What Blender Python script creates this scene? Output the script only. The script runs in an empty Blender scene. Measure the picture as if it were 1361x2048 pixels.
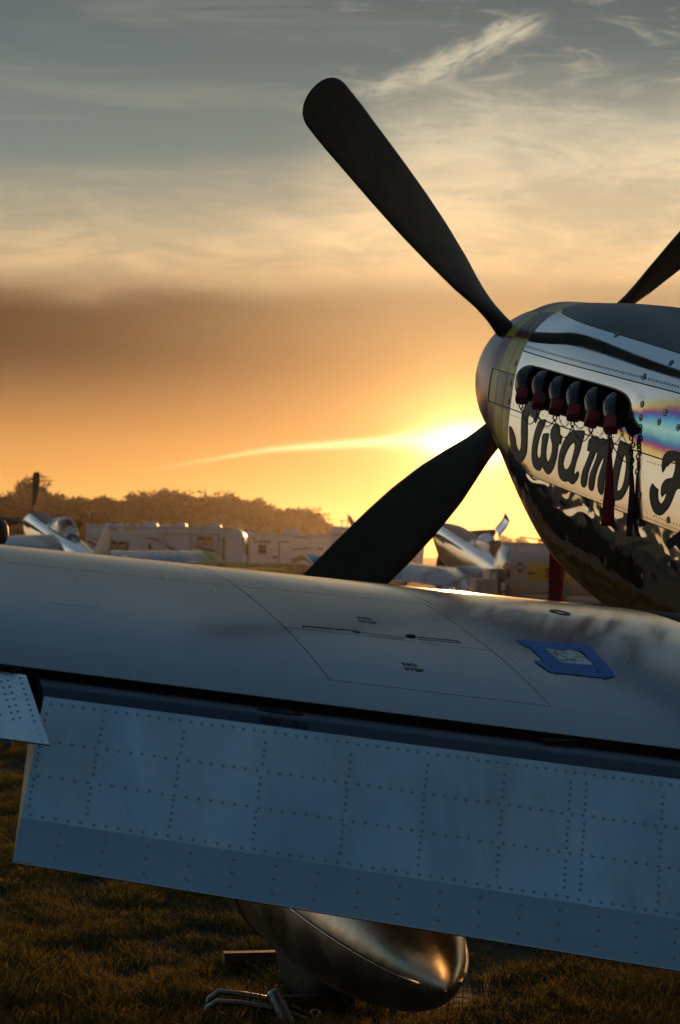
import bpy, bmesh, math, random
import numpy as np
from mathutils import Vector, Matrix, noise as mnoise
from mathutils.geometry import tessellate_polygon
random.seed(4); RNG = np.random.default_rng(4)
SC = bpy.context.scene; COL = SC.collection
R = math.radians; sin, cos, pi = math.sin, math.cos, math.pi

# ------------------------------------------------------------------ camera
EYE = 1.68
cam = bpy.data.cameras.new('camera'); camo = bpy.data.objects.new('camera', cam); COL.objects.link(camo)
cam.sensor_fit = 'VERTICAL'; cam.sensor_height = 36; cam.lens = 4403.1 * 36 / 2048
cam.clip_start = .1; cam.clip_end = 6000
pa, ra = math.atan((1105.3 - 1024) / 4403.1), R(1.216)
r0, u0, f0 = Vector((1, 0, 0)), Vector((0, -sin(pa), cos(pa))), Vector((0, cos(pa), sin(pa)))
cr = r0 * cos(ra) + u0 * sin(ra); cu = u0 * cos(ra) - r0 * sin(ra)
m = Matrix.Identity(4)
for i in range(3): m[i][0], m[i][1], m[i][2] = cr[i], cu[i], -f0[i]
m.translation = (0, 0, EYE); camo.matrix_world = m
cam.dof.use_dof = True; cam.dof.focus_distance = 7.6; cam.dof.aperture_fstop = 8
SC.camera = camo
SC.view_settings.view_transform = 'Standard'; SC.view_settings.look = 'None'
SC.view_settings.exposure = 0; SC.view_settings.gamma = 1; SC.view_settings.use_curve_mapping = False
cy = SC.cycles
cy.use_denoising = True
try: cy.denoiser = 'OPENIMAGEDENOISE'
except Exception: pass
cy.max_bounces = 8; cy.volume_bounces = 1; cy.transparent_max_bounces = 12; cy.caustics_reflective = True
cy.sample_clamp_indirect = 6; cy.blur_glossy = .3

# ------------------------------------------------------------------ node helper
class NT:
    def __init__(s, tree): s.t = tree; s.n = tree.nodes; s.l = tree.links
    def new(s, typ, ins=None, **kw):
        nd = s.n.new(typ)
        for k, v in kw.items(): setattr(nd, k, v)
        for k, v in (ins or {}).items(): s.put(nd.inputs[k], v)
        return nd
    def put(s, sock, v):
        if isinstance(v, bpy.types.NodeSocket): s.l.new(v, sock)
        else: sock.default_value = v
    def math(s, op, a, b=0.0, c=0.0, clamp=False):
        nd = s.n.new('ShaderNodeMath'); nd.operation = op; nd.use_clamp = clamp
        s.put(nd.inputs[0], a); s.put(nd.inputs[1], b); s.put(nd.inputs[2], c); return nd.outputs[0]
    def mr(s, v, a, b, c=0.0, d=1.0, smooth=True):
        nd = s.n.new('ShaderNodeMapRange'); nd.interpolation_type = 'SMOOTHSTEP' if smooth else 'LINEAR'
        for i, q in enumerate((v, a, b, c, d)): s.put(nd.inputs[i], q)
        return nd.outputs[0]
    def mix(s, f, a, b, mode='MIX'):
        nd = s.n.new('ShaderNodeMix'); nd.data_type = 'RGBA'; nd.blend_type = mode
        s.put(nd.inputs[0], f); s.put(nd.inputs[6], a); s.put(nd.inputs[7], b); return nd.outputs[2]
    def ramp(s, f, stops, interp='LINEAR'):
        nd = s.n.new('ShaderNodeValToRGB'); cr_ = nd.color_ramp; cr_.interpolation = interp
        while len(cr_.elements) < len(stops): cr_.elements.new(.5)
        for e, (p, c) in zip(cr_.elements, stops):
            e.position = p; e.color = (c, c, c, 1) if isinstance(c, (int, float)) else (*c[:3], 1)
        s.put(nd.inputs[0], f); return nd.outputs[0]
    def noise(s, vec, scale, detail=3, rough=.5, dist=0.0, out=0):
        nd = s.n.new('ShaderNodeTexNoise'); nd.inputs['Scale'].default_value = scale
        nd.inputs['Detail'].default_value = detail; nd.inputs['Roughness'].default_value = rough
        s.put(nd.inputs['Distortion'], dist)
        if vec is not None: s.put(nd.inputs['Vector'], vec)
        return nd.outputs[out]
    def xyz(s, x=0.0, y=0.0, z=0.0):
        nd = s.n.new('ShaderNodeCombineXYZ')
        for i, q in enumerate((x, y, z)): s.put(nd.inputs[i], q)
        return nd.outputs[0]
    def sep(s, v):
        nd = s.n.new('ShaderNodeSeparateXYZ'); s.put(nd.inputs[0], v); return nd.outputs
    def mapping(s, v, loc=(0, 0, 0), rot=(0, 0, 0), scale=(1, 1, 1)):
        nd = s.n.new('ShaderNodeMapping'); s.put(nd.inputs[0], v)
        nd.inputs[1].default_value = loc; nd.inputs[2].default_value = rot; nd.inputs[3].default_value = scale
        return nd.outputs[0]
def srgb(r, g, b):
    f = lambda c: (c / 255 / 12.92) if c / 255 <= .04045 else ((c / 255 + .055) / 1.055) ** 2.4
    return (f(r), f(g), f(b))

# ------------------------------------------------------------------ sky
SUN_AZ, SUN_EL = R(3.5), R(2.8)
SKY_K, SUN_K = .115, 3.2
world = bpy.data.worlds.new('World'); SC.world = world; world.use_nodes = True
w = NT(world.node_tree); w.n.clear()
D = w.new('ShaderNodeTexCoord').outputs['Generated']
sky = w.new('ShaderNodeTexSky', sky_type='NISHITA', sun_disc=False, sun_elevation=SUN_EL, sun_rotation=SUN_AZ,
            altitude=200.0, air_density=1.0, dust_density=1.6, ozone_density=2.3)
dx, dy, dz = w.sep(D)
el = w.math('MULTIPLY', w.math('ARCSINE', dz), 180 / pi)
az = w.math('MULTIPLY', w.math('ARCTAN2', dx, dy), 180 / pi)
P = w.xyz(az, el, 0)
# el (deg) 0 .. 16 for the clear air behind the clouds at sunset
E = w.math('DIVIDE', el, 16.0)
st = [(-.02, srgb(244, 176, 84)), (0.0, srgb(250, 186, 92)), (.03, srgb(246, 184, 94)), (.10, srgb(232, 166, 88)), (.20, srgb(200, 140, 80)), (.30, srgb(180, 132, 88)),
      (.40, srgb(180, 148, 110)), (.52, srgb(150, 146, 126)), (.64, srgb(124, 134, 128)), (.80, srgb(104, 115, 115)), (1.0, srgb(82, 91, 94))]
st = [(max(0, p), c) for p, c in st[1:]]
base = w.ramp(E, st)
# the dark flat cloud foot low on the left, one broad bank above it
wob = w.noise(w.mapping(P, scale=(.10, .5, 1)), 1.0, 4, .55, 1.2)
wob2 = w.math('MULTIPLY_ADD', wob, 2.6, -1.3)
azl = w.mr(az, -9.5, 6.0, 1.0, .12)
foot = w.math('MULTIPLY', w.mr(el, 2.6, 5.4), w.mr(w.math('MULTIPLY_ADD', wob2, .35, el), 7.2, 6.1))
base = w.mix(w.math('MULTIPLY', foot, w.math('MULTIPLY', azl, .95)), base, (*srgb(98, 72, 50), 1))
# bank of cloud: its top climbs to the right
top = w.math('MULTIPLY_ADD', w.mr(az, -3.0, 4.0), 2.9, 9.5)
elw = w.math('ADD', el, wob2)
bank = w.math('MULTIPLY', w.mr(w.math('SUBTRACT', elw, top), -2.6, .9, 1.0, 0.0),
              w.mr(w.math('MULTIPLY_ADD', wob2, .25, el), 6.4, 7.6))
fib = w.noise(w.mapping(P, rot=(0, 0, R(9)), scale=(.13, .62, 1)), 1.0, 7, .58, 1.3)
fib2 = w.noise(w.mapping(P, rot=(0, 0, R(-12)), scale=(.5, 1.6, 1), loc=(3, 1, 0)), 1.0, 7, .6, 1.0)
fm = w.mr(w.math('ADD', w.math('MULTIPLY', fib, .65), w.math('MULTIPLY', fib2, .35)), .34, .66)
bcol = w.ramp(E, [(0, srgb(255, 196, 110)), (.38, srgb(214, 164, 112)), (.50, srgb(242, 208, 158)), (.60, srgb(234, 210, 170)), (.72, srgb(210, 200, 172)), (.82, srgb(180, 176, 158)), (1, srgb(150, 152, 146))])
base = w.mix(w.math('MULTIPLY', bank, w.math('MULTIPLY_ADD', fm, .62, w.mr(az, -4.0, 3.0, .36, .56))), base, bcol)
# wisps above the bank, right of centre
wsp = w.noise(w.mapping(P, rot=(0, 0, R(-24)), scale=(.30, 1.5, 1), loc=(7, 0, 0)), 1.0, 8, .6, 1.8)
wm = w.math('MULTIPLY', w.mr(wsp, .50, .74), w.math('MULTIPLY', w.mr(az, -2.5, 2.5), w.mr(el, 9.5, 11.0)))
base = w.mix(w.math('MULTIPLY', wm, .55), base, (*srgb(190, 182, 158), 1))
hz = w.math('MULTIPLY', w.mr(w.noise(w.mapping(P, rot=(0, 0, R(4)), scale=(.08, .9, 1), loc=(1, 5, 0)), 1.0, 6, .6, .8), .45, .75), w.mr(el, 8.8, 10.0))
base = w.mix(w.math('MULTIPLY', hz, .30), base, (*srgb(170, 166, 146), 1))
# one bright wisp climbing to the right
def along(x0, y0, x1, y1, wd, nz=.5, sc=1.6, seed=0):
    L_ = math.hypot(x1 - x0, y1 - y0); a = math.atan2(y1 - y0, x1 - x0)
    q = w.mapping(P, loc=(-(x0 * cos(a) + y0 * sin(a)), -(-x0 * sin(a) + y0 * cos(a)), 0), rot=(0, 0, -a))
    nz_ = w.noise(w.mapping(q, scale=(.9, .35, 1), loc=(seed, seed, 0)), sc, 5, .65, .6)
    qx, qy, _ = w.sep(q)
    d = w.math('ADD', qy, w.math('MULTIPLY_ADD', nz_, nz * 2, -nz))
    t = w.math('DIVIDE', qx, L_)
    g = w.math('MULTIPLY', w.mr(w.math('ABSOLUTE', d), 0.0, wd, 1.0, 0.0), w.math('MULTIPLY', w.mr(t, -.12, .2), w.mr(t, .8, 1.15, 1.0, 0.0)))
    tex = w.mr(w.noise(w.mapping(q, scale=(.8, 3.2, 1), loc=(seed, 0, 0)), 1.4, 6, .65, 1.0), .3, .65)
    return w.math('MULTIPLY', g, tex)
for (x0, y0, x1, y1, wd, k, sd) in [(1.7, 12.25, 4.9, 13.75, .50, .85, 2), (0.2, 11.9, 3.2, 12.6, .45, .6, 5), (2.6, 11.6, 7.6, 11.2, .5, .45, 8), (.8, 11.0, 6.2, 10.2, .6, .45, 11)]:
    base = w.mix(w.math('MULTIPLY', along(x0, y0, x1, y1, wd, .35, 1.3, sd), k), base, (*srgb(214, 204, 176), 1))
# glow of the sun behind thin cloud, and the bright streak that leads to it
ddx = w.math('SUBTRACT', az, 3.35); ddy = w.math('SUBTRACT', el, 2.85)
r2 = w.math('ADD', w.math('MULTIPLY', ddx, ddx), w.math('MULTIPLY', w.math('MULTIPLY', ddy, ddy), 1.3))
def gau(s2, k): return w.math('MULTIPLY', w.math('EXPONENT', w.math('DIVIDE', r2, -s2)), k)
def addc(b, f, c): return w.mix(1.0, b, w.mix(1.0, w.mix(f, (0, 0, 0, 1), (1, 1, 1, 1)), (*c, 1), 'MULTIPLY'), 'ADD')
base = addc(base, gau(26.0, .20), (1.0, .62, .22))
base = addc(base, gau(6.0, .50), (1.0, .60, .16))
base = addc(base, gau(2.2, .65), (1.0, .62, .20))
arc = w.ramp(w.mr(az, -5.2, 4.2, 0, 1, False), [(0, 1.95 / 4), (.18, 2.34 / 4), (.36, 2.66 / 4), (.62, 2.88 / 4), (.85, 3.02 / 4), (1, 3.02 / 4)], 'B_SPLINE')
arcd = w.math('ABSOLUTE', w.math('MULTIPLY_ADD', arc, -4.0, w.math('MULTIPLY_ADD', wob2, .03, el)))
aw = w.math('ADD', w.mr(az, -4.0, 1.0, .05, .11), w.mr(az, .6, 3.4, 0.0, .28))
am = w.math('MULTIPLY', w.math('EXPONENT', w.math('MULTIPLY', w.math('POWER', w.math('DIVIDE', arcd, aw), 2.0), -1.0)), w.math('MULTIPLY', w.mr(az, -5.4, -3.0), w.mr(az, 6.5, 3.6)))
base = addc(base, w.math('MULTIPLY', am, w.mr(az, -4.5, 2.8, .22, .95)), (1.0, .78, .40))
glow = w.new('ShaderNodeMath', operation='EXPONENT'); r2h = w.math('ADD', w.math('MULTIPLY', w.math('MULTIPLY', ddx, ddx), .55), w.math('MULTIPLY', w.math('MULTIPLY', ddy, ddy), 2.3)); w.put(glow.inputs[0], w.math('DIVIDE', r2h, -.42))
core = w.new('ShaderNodeVectorMath', operation='SCALE'); core.inputs[0].default_value = (4.0, 2.9, 1.4); w.put(core.inputs[3], glow.outputs[0])
base = w.new('ShaderNodeVectorMath', {0: base, 1: core.outputs[0]}, operation='ADD').outputs[0]
# elsewhere the clear dusk sky with thin scattered cloud
nk = w.new('ShaderNodeVectorMath', {0: sky.outputs[0]}, operation='SCALE'); nk.inputs[3].default_value = SKY_K
far = w.mr(w.noise(w.mapping(D, scale=(1, 1, 3.0)), 2.2, 6, .6, .8), .48, .74)
rest = w.mix(w.math('MULTIPLY', far, w.mr(dz, .0, .12, 0, .30)), nk.outputs[0], (*srgb(84, 104, 124), 1))
sd = Vector((sin(SUN_AZ), cos(SUN_AZ), 0))
dot = w.new('ShaderNodeVectorMath', {0: D}, operation='DOT_PRODUCT'); dot.inputs[1].default_value = sd
# pale thin veil over the sunset half of the sky
dn = w.new('ShaderNodeVectorMath', {0: D}, operation='NORMALIZE')
veil = w.math('MULTIPLY', w.math('MULTIPLY', w.mr(dot.outputs['Value'], -.50, .40), w.mr(dz, 1.9, .10, 0.0, 1.0)), w.mr(w.noise(w.mapping(D, scale=(1, 1, 4)), 1.6, 4, .55, .4), .2, .6, .55, .95))
rest = w.mix(veil, rest, w.ramp(w.math('MULTIPLY', dz, 1.6), [(0, srgb(232, 184, 124)), (.09, srgb(236, 218, 182)), (.28, srgb(210, 212, 200)), (.55, srgb(134, 152, 164)), (.8, srgb(112, 136, 154)), (1, srgb(100, 128, 150))]))
skyc = w.mix(w.mr(dot.outputs['Value'], .80, .955), rest, base)
bgn = w.new('ShaderNodeBackground', {'Color': skyc, 'Strength': 1.0})
w.l.new(bgn.outputs[0], w.new('ShaderNodeOutputWorld').inputs[0])
world.cycles.sampling_method = 'MANUAL'; world.cycles.sample_map_resolution = 1024

sun = bpy.data.lights.new('sun', 'SUN'); suno = bpy.data.objects.new('sun', sun); COL.objects.link(suno)
sun.energy = SUN_K; sun.angle = R(.6); sun.color = (1, .47, .15)
sdir = Vector((sin(SUN_AZ) * cos(SUN_EL), cos(SUN_AZ) * cos(SUN_EL), sin(SUN_EL)))
suno.rotation_euler = (-sdir).to_track_quat('-Z', 'Y').to_euler()

# ------------------------------------------------------------------ object helpers
def tag(o, label=None, cat=None, group=None, kind=None):
    if label: o['label'] = label
    if cat: o['category'] = cat
    if group: o['group'] = group
    if kind: o['kind'] = kind
    return o
def empty(name, loc=(0, 0, 0), rz=0, parent=None):
    o = bpy.data.objects.new(name, None); COL.objects.link(o); o.location = loc; o.rotation_euler = (0, 0, rz); o.parent = parent; return o
def link(name, me, mat, parent=None, smooth=True):
    o = bpy.data.objects.new(name, me); COL.objects.link(o); o.parent = parent
    if mat is not None and not me.materials: me.materials.append(mat)
    if smooth:
        for p in me.polygons: p.use_smooth = True
    return o
def mesh(name, vs, fs, mat, parent=None, smooth=True):
    me = bpy.data.meshes.new(name); me.from_pydata([tuple(v) for v in vs], [], fs); me.update()
    return link(name, me, mat, parent, smooth)
def bmobj(name, bm, mat, parent=None, smooth=True, normals=True):
    if normals: bmesh.ops.recalc_face_normals(bm, faces=bm.faces)
    me = bpy.data.meshes.new(name); bm.to_mesh(me); bm.free()
    return link(name, me, mat, parent, smooth)
def grid(fn, us, vs, flip=False):
    V = [fn(u, v) for u in us for v in vs]; n = len(vs); F = []
    for i in range(len(us) - 1):
        for j in range(n - 1):
            q = (i * n + j, i * n + j + 1, (i + 1) * n + j + 1, (i + 1) * n + j); F.append(q[::-1] if flip else q)
    return V, F
def box(bm, x0, x1, y0, y1, z0, z1, bev=0, M=None):
    r = bmesh.ops.create_cube(bm, size=1); vs = r['verts']
    for v in vs:
        v.co = Vector(((x0 + x1) / 2 + v.co.x * (x1 - x0), (y0 + y1) / 2 + v.co.y * (y1 - y0), (z0 + z1) / 2 + v.co.z * (z1 - z0)))
        if M: v.co = M @ v.co
    if bev:
        es = list({e for v in vs for e in v.link_edges}); bmesh.ops.bevel(bm, geom=es, offset=bev, segments=2, affect='EDGES', profile=.6)
def boxo(name, dims, mat, parent=None, bev=0, M=None, smooth=False):
    bm = bmesh.new(); box(bm, *dims, bev=bev, M=M); return bmobj(name, bm, mat, parent, smooth)
def frames(pts):
    pts = [Vector(p) for p in pts]; out = []; up = None
    for i, p in enumerate(pts):
        t = (pts[min(i + 1, len(pts) - 1)] - pts[max(i - 1, 0)]).normalized()
        if up is None: up = Vector((0, 0, 1)) if abs(t.z) < .9 else Vector((1, 0, 0))
        n = (up - t * up.dot(t)).normalized(); up = n; out.append((p, n, t.cross(n)))
    return out
def tube(bm, pts, r, seg=8, cap=True):
    rs = r if isinstance(r, (list, tuple)) else [r] * len(pts); rings = []
    for (p, n, b), rr in zip(frames(pts), rs):
        rings.append([bm.verts.new(p + n * rr * cos(2 * pi * k / seg) + b * rr * sin(2 * pi * k / seg)) for k in range(seg)])
    for a, b in zip(rings, rings[1:]):
        for k in range(seg): bm.faces.new((a[k], a[(k + 1) % seg], b[(k + 1) % seg], b[k]))
    if cap: bm.faces.new(rings[0][::-1]); bm.faces.new(rings[-1])
def tubeo(name, pts, r, mat, parent=None, seg=8):
    bm = bmesh.new(); tube(bm, pts, r, seg); return bmobj(name, bm, mat, parent)
def disc(bm, c, n, r, seg=10, dome=0.0):
    n = Vector(n).normalized(); a = n.orthogonal().normalized(); b = n.cross(a); c = Vector(c)
    ring = [bm.verts.new(c + (a * cos(2 * pi * k / seg) + b * sin(2 * pi * k / seg)) * r) for k in range(seg)]
    if dome:
        r2_ = [bm.verts.new(c + n * dome * .8 + (a * cos(2 * pi * k / seg) + b * sin(2 * pi * k / seg)) * r * .6) for k in range(seg)]
        top_ = bm.verts.new(c + n * dome)
        for k in range(seg):
            bm.faces.new((ring[k], ring[(k + 1) % seg], r2_[(k + 1) % seg], r2_[k])); bm.faces.new((r2_[k], r2_[(k + 1) % seg], top_))
    else: bm.faces.new(ring)
def lathe(bm, prof, axis='x', seg=24, c=(0, 0, 0)):
    rings = []
    for (t, r) in prof:
        ring = []
        for k in range(seg):
            a = 2 * pi * k / seg; u, v = r * cos(a), r * sin(a)
            co = (t, u, v) if axis == 'x' else ((u, t, v) if axis == 'y' else (u, v, t))
            ring.append(bm.verts.new(Vector(co) + Vector(c)))
        rings.append(ring)
    for a, b in zip(rings, rings[1:]):
        for k in range(seg): bm.faces.new((a[k], a[(k + 1) % seg], b[(k + 1) % seg], b[k]))
    bm.faces.new(rings[0][::-1]); bm.faces.new(rings[-1])
_txt = {}
def text_polys(s, size, align='CENTER', bold=.0, spacing=1.0):
    """flat text mesh verts / faces in its own xy plane"""
    key = (s, size, align, bold, spacing)
    if key not in _txt:
        cu_ = bpy.data.curves.new('text', 'FONT'); cu_.body = s; cu_.size = size; cu_.align_x = align; cu_.offset = bold; cu_.resolution_u = 3; cu_.space_character = spacing
        o = bpy.data.objects.new('text', cu_); COL.objects.link(o); bpy.context.view_layer.update()
        me = bpy.data.meshes.new_from_object(o.evaluated_get(bpy.context.evaluated_depsgraph_get()))
        _txt[key] = ([v.co.copy() for v in me.vertices], [tuple(p.vertices) for p in me.polygons])
        bpy.data.objects.remove(o); bpy.data.curves.remove(cu_); bpy.data.meshes.remove(me)
    return _txt[key]
def texto(name, s, size, fn, mat, parent=None, **kw):
    V, F = text_polys(s, size, **kw); return mesh(name, [fn(v.x, v.y) for v in V], F, mat, parent, False)

# ------------------------------------------------------------------ materials
def mat(name, col=(.5, .5, .5), rough=.5, metal=0.0, bump=None, var=None, fn=None, **kw):
    """var = (scale, amount, stretch): colour variation; bump = (scale, strength, stretch)"""
    m_ = bpy.data.materials.new(name); m_.use_nodes = True; t = NT(m_.node_tree); t.n.clear()
    b = t.new('ShaderNodeBsdfPrincipled'); o = t.new('ShaderNodeOutputMaterial'); t.l.new(b.outputs[0], o.inputs[0])
    tc = t.new('ShaderNodeTexCoord').outputs['Object']; c = (*col, 1)
    if var:
        n_ = t.noise(t.mapping(tc, scale=var[2] if len(var) > 2 else (1, 1, 1)), var[0], 5, .6, .3)
        c = t.mix(t.mr(n_, .25, .75), (*[q * (1 - var[1]) for q in col], 1), (*[min(1, q * (1 + var[1])) for q in col], 1))
    b.inputs['Roughness'].default_value = rough; b.inputs['Metallic'].default_value = metal
    for k, v in kw.items(): b.inputs[k.replace('_', ' ')].default_value = v
    if bump:
        n_ = t.noise(t.mapping(tc, scale=bump[2] if len(bump) > 2 else (1, 1, 1)), bump[0], 4, .55)
        bp = t.new('ShaderNodeBump', {'Height': n_, 'Strength': bump[1], 'Distance': .02}); t.l.new(bp.outputs[0], b.inputs['Normal'])
    if fn: c = fn(t, b, tc, c) or c
    t.put(b.inputs['Base Color'], c)
    return m_
def rough_var(lo, hi, scale, st_=(1, 1, 1)):
    def f(t, b, tc, c):
        n_ = t.noise(t.mapping(tc, scale=st_), scale, 6, .62, .4)
        t.put(b.inputs['Roughness'], t.mr(n_, .3, .7, lo, hi)); return c
    return f
# ------------------------------------------------------------------ palette
def skin_fn(t, b, tc, c):       # polished bare metal sheet: dull patches, oil streaks, slight oil-canning
    n1 = t.noise(t.mapping(tc, scale=(1.2, 1.2, 3)), 2.2, 6, .62, .5); n2 = t.noise(t.mapping(tc, scale=(1, 1, .25)), 26, 4, .7, .2)
    t.put(b.inputs['Roughness'], t.math('ADD', t.mr(n1, .35, .7, .06, .13), t.mr(n2, .55, .8, 0, .08)))
    return t.mix(t.mr(n2, .6, .85, 0, .35), c, (.32, .30, .26, 1))
def cowl_fn(t, b, tc, c):       # adds the checkered nose band and the heat stain behind the stacks
    c = skin_fn(t, b, tc, c)
    x, y, z = t.sep(tc); x = t.math('MULTIPLY', x, -1)
    nz = t.noise(t.mapping(tc, scale=(2.0, 2.0, 3)), 4, 4, .6, .3)
    zz = t.math('SUBTRACT', z, t.math('MULTIPLY_ADD', x, .045, .000)); zz = t.math('MULTIPLY_ADD', nz, .05, t.math('SUBTRACT', zz, .025))
    x1 = t.math('SUBTRACT', x, 1.52)
    half = t.mr(x1, -.42, .35, .008, .076)                                 # plume widens aft
    s = t.math('DIVIDE', t.math('ABSOLUTE', t.math('SUBTRACT', zz, t.math('MULTIPLY_ADD', x1, .05, .010))), half)
    stain = t.ramp(t.math('MULTIPLY', s, .5), [(0, (.34, .60, .66)), (.18, (.16, .46, .62)), (.33, (.06, .20, .50)), (.42, (.16, .07, .32)), (.50, (.40, .15, .18)), (.60, (.66, .46, .16)), (.78, (.66, .60, .42)), (1, (.66, .66, .65))])
    sm = t.math('MULTIPLY', t.mr(s, 1.4, 2.0, 1.0, 0.0), t.math('MULTIPLY', t.mr(x1, -.42, -.05), t.mr(y, .05, .25)))
    c = t.mix(sm, c, stain)
    soot = t.math('MULTIPLY', t.mr(t.math('ABSOLUTE', t.math('SUBTRACT', zz, .125)), .0, .035, 1, 0), t.mr(nz, .52, .70, 0, .35))
    c = t.mix(t.math('MULTIPLY', soot, t.mr(y, .05, .2)), c, (.10, .09, .08, 1))
    return c
def checker_fn(t, b, tc, c):
    x, y, z = t.sep(tc); x = t.math('MULTIPLY', x, -1)
    ang = t.math('MULTIPLY', t.math('ARCTAN2', y, z), 180 / pi)
    row = t.math('FLOOR', t.math('DIVIDE', t.math('SUBTRACT', ang, 78.3), 22.5))
    colm = t.math('GREATER_THAN', x, .245)
    par = t.math('PINGPONG', t.math('ADD', row, colm), 1.0)
    k = t.math('LESS_THAN', par, .5)
    ck = t.mix(k, (.14, .035, .05, 1), (.52, .42, .045, 1))
    inband = t.math('MULTIPLY', t.math('GREATER_THAN', x, .10), t.math('LESS_THAN', x, .60))
    n1 = t.noise(t.mapping(tc, scale=(30, 2, 2)), 2.0, 4, .6); t.put(b.inputs['Roughness'], t.mr(n1, .3, .7, .24, .42))
    mt = t.math('SUBTRACT', 1.0, inband); t.put(b.inputs['Metallic'], t.math('MULTIPLY', mt, 1.0))
    aft = t.math('GREATER_THAN', x, .34)
    return t.mix(inband, t.mix(aft, (.12, .035, .05, 1), (.66, .66, .66, 1)), ck)
M = {}
M['cowl'] = mat('polished_cowl', (.68, .68, .67), .1, 1.0, bump=(3.0, .05), fn=cowl_fn)
def chin_fn(t, b, tc, c):
    x, y, z = t.sep(tc); n1 = t.noise(t.mapping(tc, scale=(1, .6, 1.5)), 5.5, 1.2, .4, .9); n2 = t.noise(tc, 1.6, 2, .5)
    k = t.mr(z, -.50, -.30, .25, 1.0); bp = t.new('ShaderNodeBump', {'Height': t.math('ADD', t.math('MULTIPLY', n1, k), n2), 'Strength': .55, 'Distance': .022}); t.l.new(bp.outputs[0], b.inputs['Normal']); return c
M['chin'] = mat('polished_chin', (.66, .64, .61), .07, 1.0, fn=chin_fn)
M['skin'] = mat('polished_skin', (.64, .64, .64), .22, 1.0, bump=(3, .10), fn=skin_fn)
M['nose'] = mat('checkered_nose', (.6, .6, .6), .3, 0, fn=checker_fn)
M['spin'] = mat('spinner_paint', (.15, .06, .075), .30, .35, bump=(2, .04), var=(1.2, .35, (26, 1, 1)), Coat_Weight=.5, Coat_Roughness=.22)
M['wing'] = mat('silver_wing_paint', (.095, .114, .138), .24, .82, bump=(1.6, .05, (1, 1.6, 1)), var=(.9, .08, (1, 2.5, 1)), fn=rough_var(.20, .30, 1.4, (1, 2.5, 1)), Coat_Weight=.7, Coat_Roughness=.14)
M['flap'] = mat('bare_flap_metal', (.54, .64, .69), .36, 1.0, bump=(2.6, .22, (1, 1.3, 1)), var=(2.4, .20, (1, 1.6, 1)), fn=rough_var(.24, .50, 3.0, (1, 1.4, 1)))
M['flap2'] = mat('trailing_strip_metal', (.34, .41, .47), .34, 1.0, bump=(4, .06), var=(3, .12), fn=rough_var(.28, .40, 3.0))
M['flapnose'] = mat('flap_nose_darkened', (.050, .064, .084), .42, .6, fn=rough_var(.3, .42, 4))  # base colour darkened to deepen shade under the skin lip and on end ribs
M['stencildark'] = mat('dark_stencil', (.004, .005, .008), .7)
M['under'] = mat('underside_metal', (.55, .54, .52), .34, 1.0, bump=(4, .08), fn=rough_var(.28, .45, 4.0))
M['seam'] = mat('seam_dark', (.015, .015, .016), .7)
M['rivet'] = mat('rivet_metal', (.46, .50, .54), .40, 1.0)
M['rivetdirt'] = mat('rivet_dirt', (.26, .31, .35), .5, .95)
M['black'] = mat('matt_black', (.014, .012, .011), .8, Specular_IOR_Level=.25)
M['blade'] = mat('propeller_flare_brown', (.060, .044, .027), .6, 0, bump=(60, .05), var=(6, .25), Specular_IOR_Level=.25)  # black blades browned in base colour to imitate the sun flare over them
M['olive'] = mat('antiglare_olive', (.050, .055, .050), .42, 0, var=(3, .2), bump=(20, .04))
M['exh'] = mat('exhaust_steel', (.13, .105, .09), .30, 1.0, var=(14, .3))
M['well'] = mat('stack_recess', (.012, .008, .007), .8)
M['redplug'] = mat('red_plug', (.36, .026, .014), .6, var=(20, .25))
M['redcloth'] = mat('red_streamer', (.28, .006, .010), .75, 0, bump=(160, .25), Transmission_Weight=0.0)
M['darkred'] = mat('faded_streamer', (.10, .02, .03), .8, bump=(120, .2))
M['ink'] = mat('stencil_ink', (.012, .014, .018), .6)
M['letter'] = mat('brown_lettering', (.050, .024, .020), .5, 0, var=(6, .2), Specular_IOR_Level=.35)
M['letteredge'] = mat('lettering_edge', (.016, .019, .018), .5, 0, Specular_IOR_Level=.35)
M['tape'] = mat('blue_masking_tape', (.008, .13, .42), .6, 0, bump=(90, .2), var=(20, .2))
M['tankm'] = mat('tank_metal', (.56, .52, .46), .35, 1.0, bump=(5, .22), var=(4, .15), fn=rough_var(.26, .46, 5.0))
M['rubber'] = mat('tyre_rubber', (.018, .018, .018), .75, bump=(30, .3))
M['chock'] = mat('chock_yellow_darkened', (.26, .19, .02), .6, var=(9, .3), bump=(30, .2))  # yellow darkened in colour for the shade the chocks lie in
M['chockred'] = mat('chock_red_darkened', (.05, .018, .008), .6, var=(9, .3))  # red likewise lowered, shade under the wing put into the colour
M['steel'] = mat('steel_tube', (.28, .28, .28), .4, 1.0, bump=(30, .2))
M['wire'] = mat('wire_cable', (.05, .05, .05), .5, .5)
M['glass'] = mat('canopy_glass', (.95, .95, .95), .03, 0, Transmission_Weight=1.0, IOR=1.25)
M['cockpit'] = mat('cockpit_grey', (.05, .05, .05), .7)
def picture_fn(t, b, tc, c):
    n_ = t.noise(tc, 22, 5, .6, 1.5); n2 = t.noise(t.mapping(tc, loc=(3, 1, 2)), 16, 3, .6, 1.0)
    a = t.ramp(n_, [(0, (.05, .03, .04)), (.42, (.10, .06, .06)), (.47, (.55, .58, .58)), (.6, (.62, .64, .64)), (1, (.5, .52, .5))])
    return t.mix(t.mr(n2, .55, .6), a, (.06, .26, .07, 1))
M['picture'] = mat('printed_picture', (.5, .5, .5), .35, fn=picture_fn)

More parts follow.
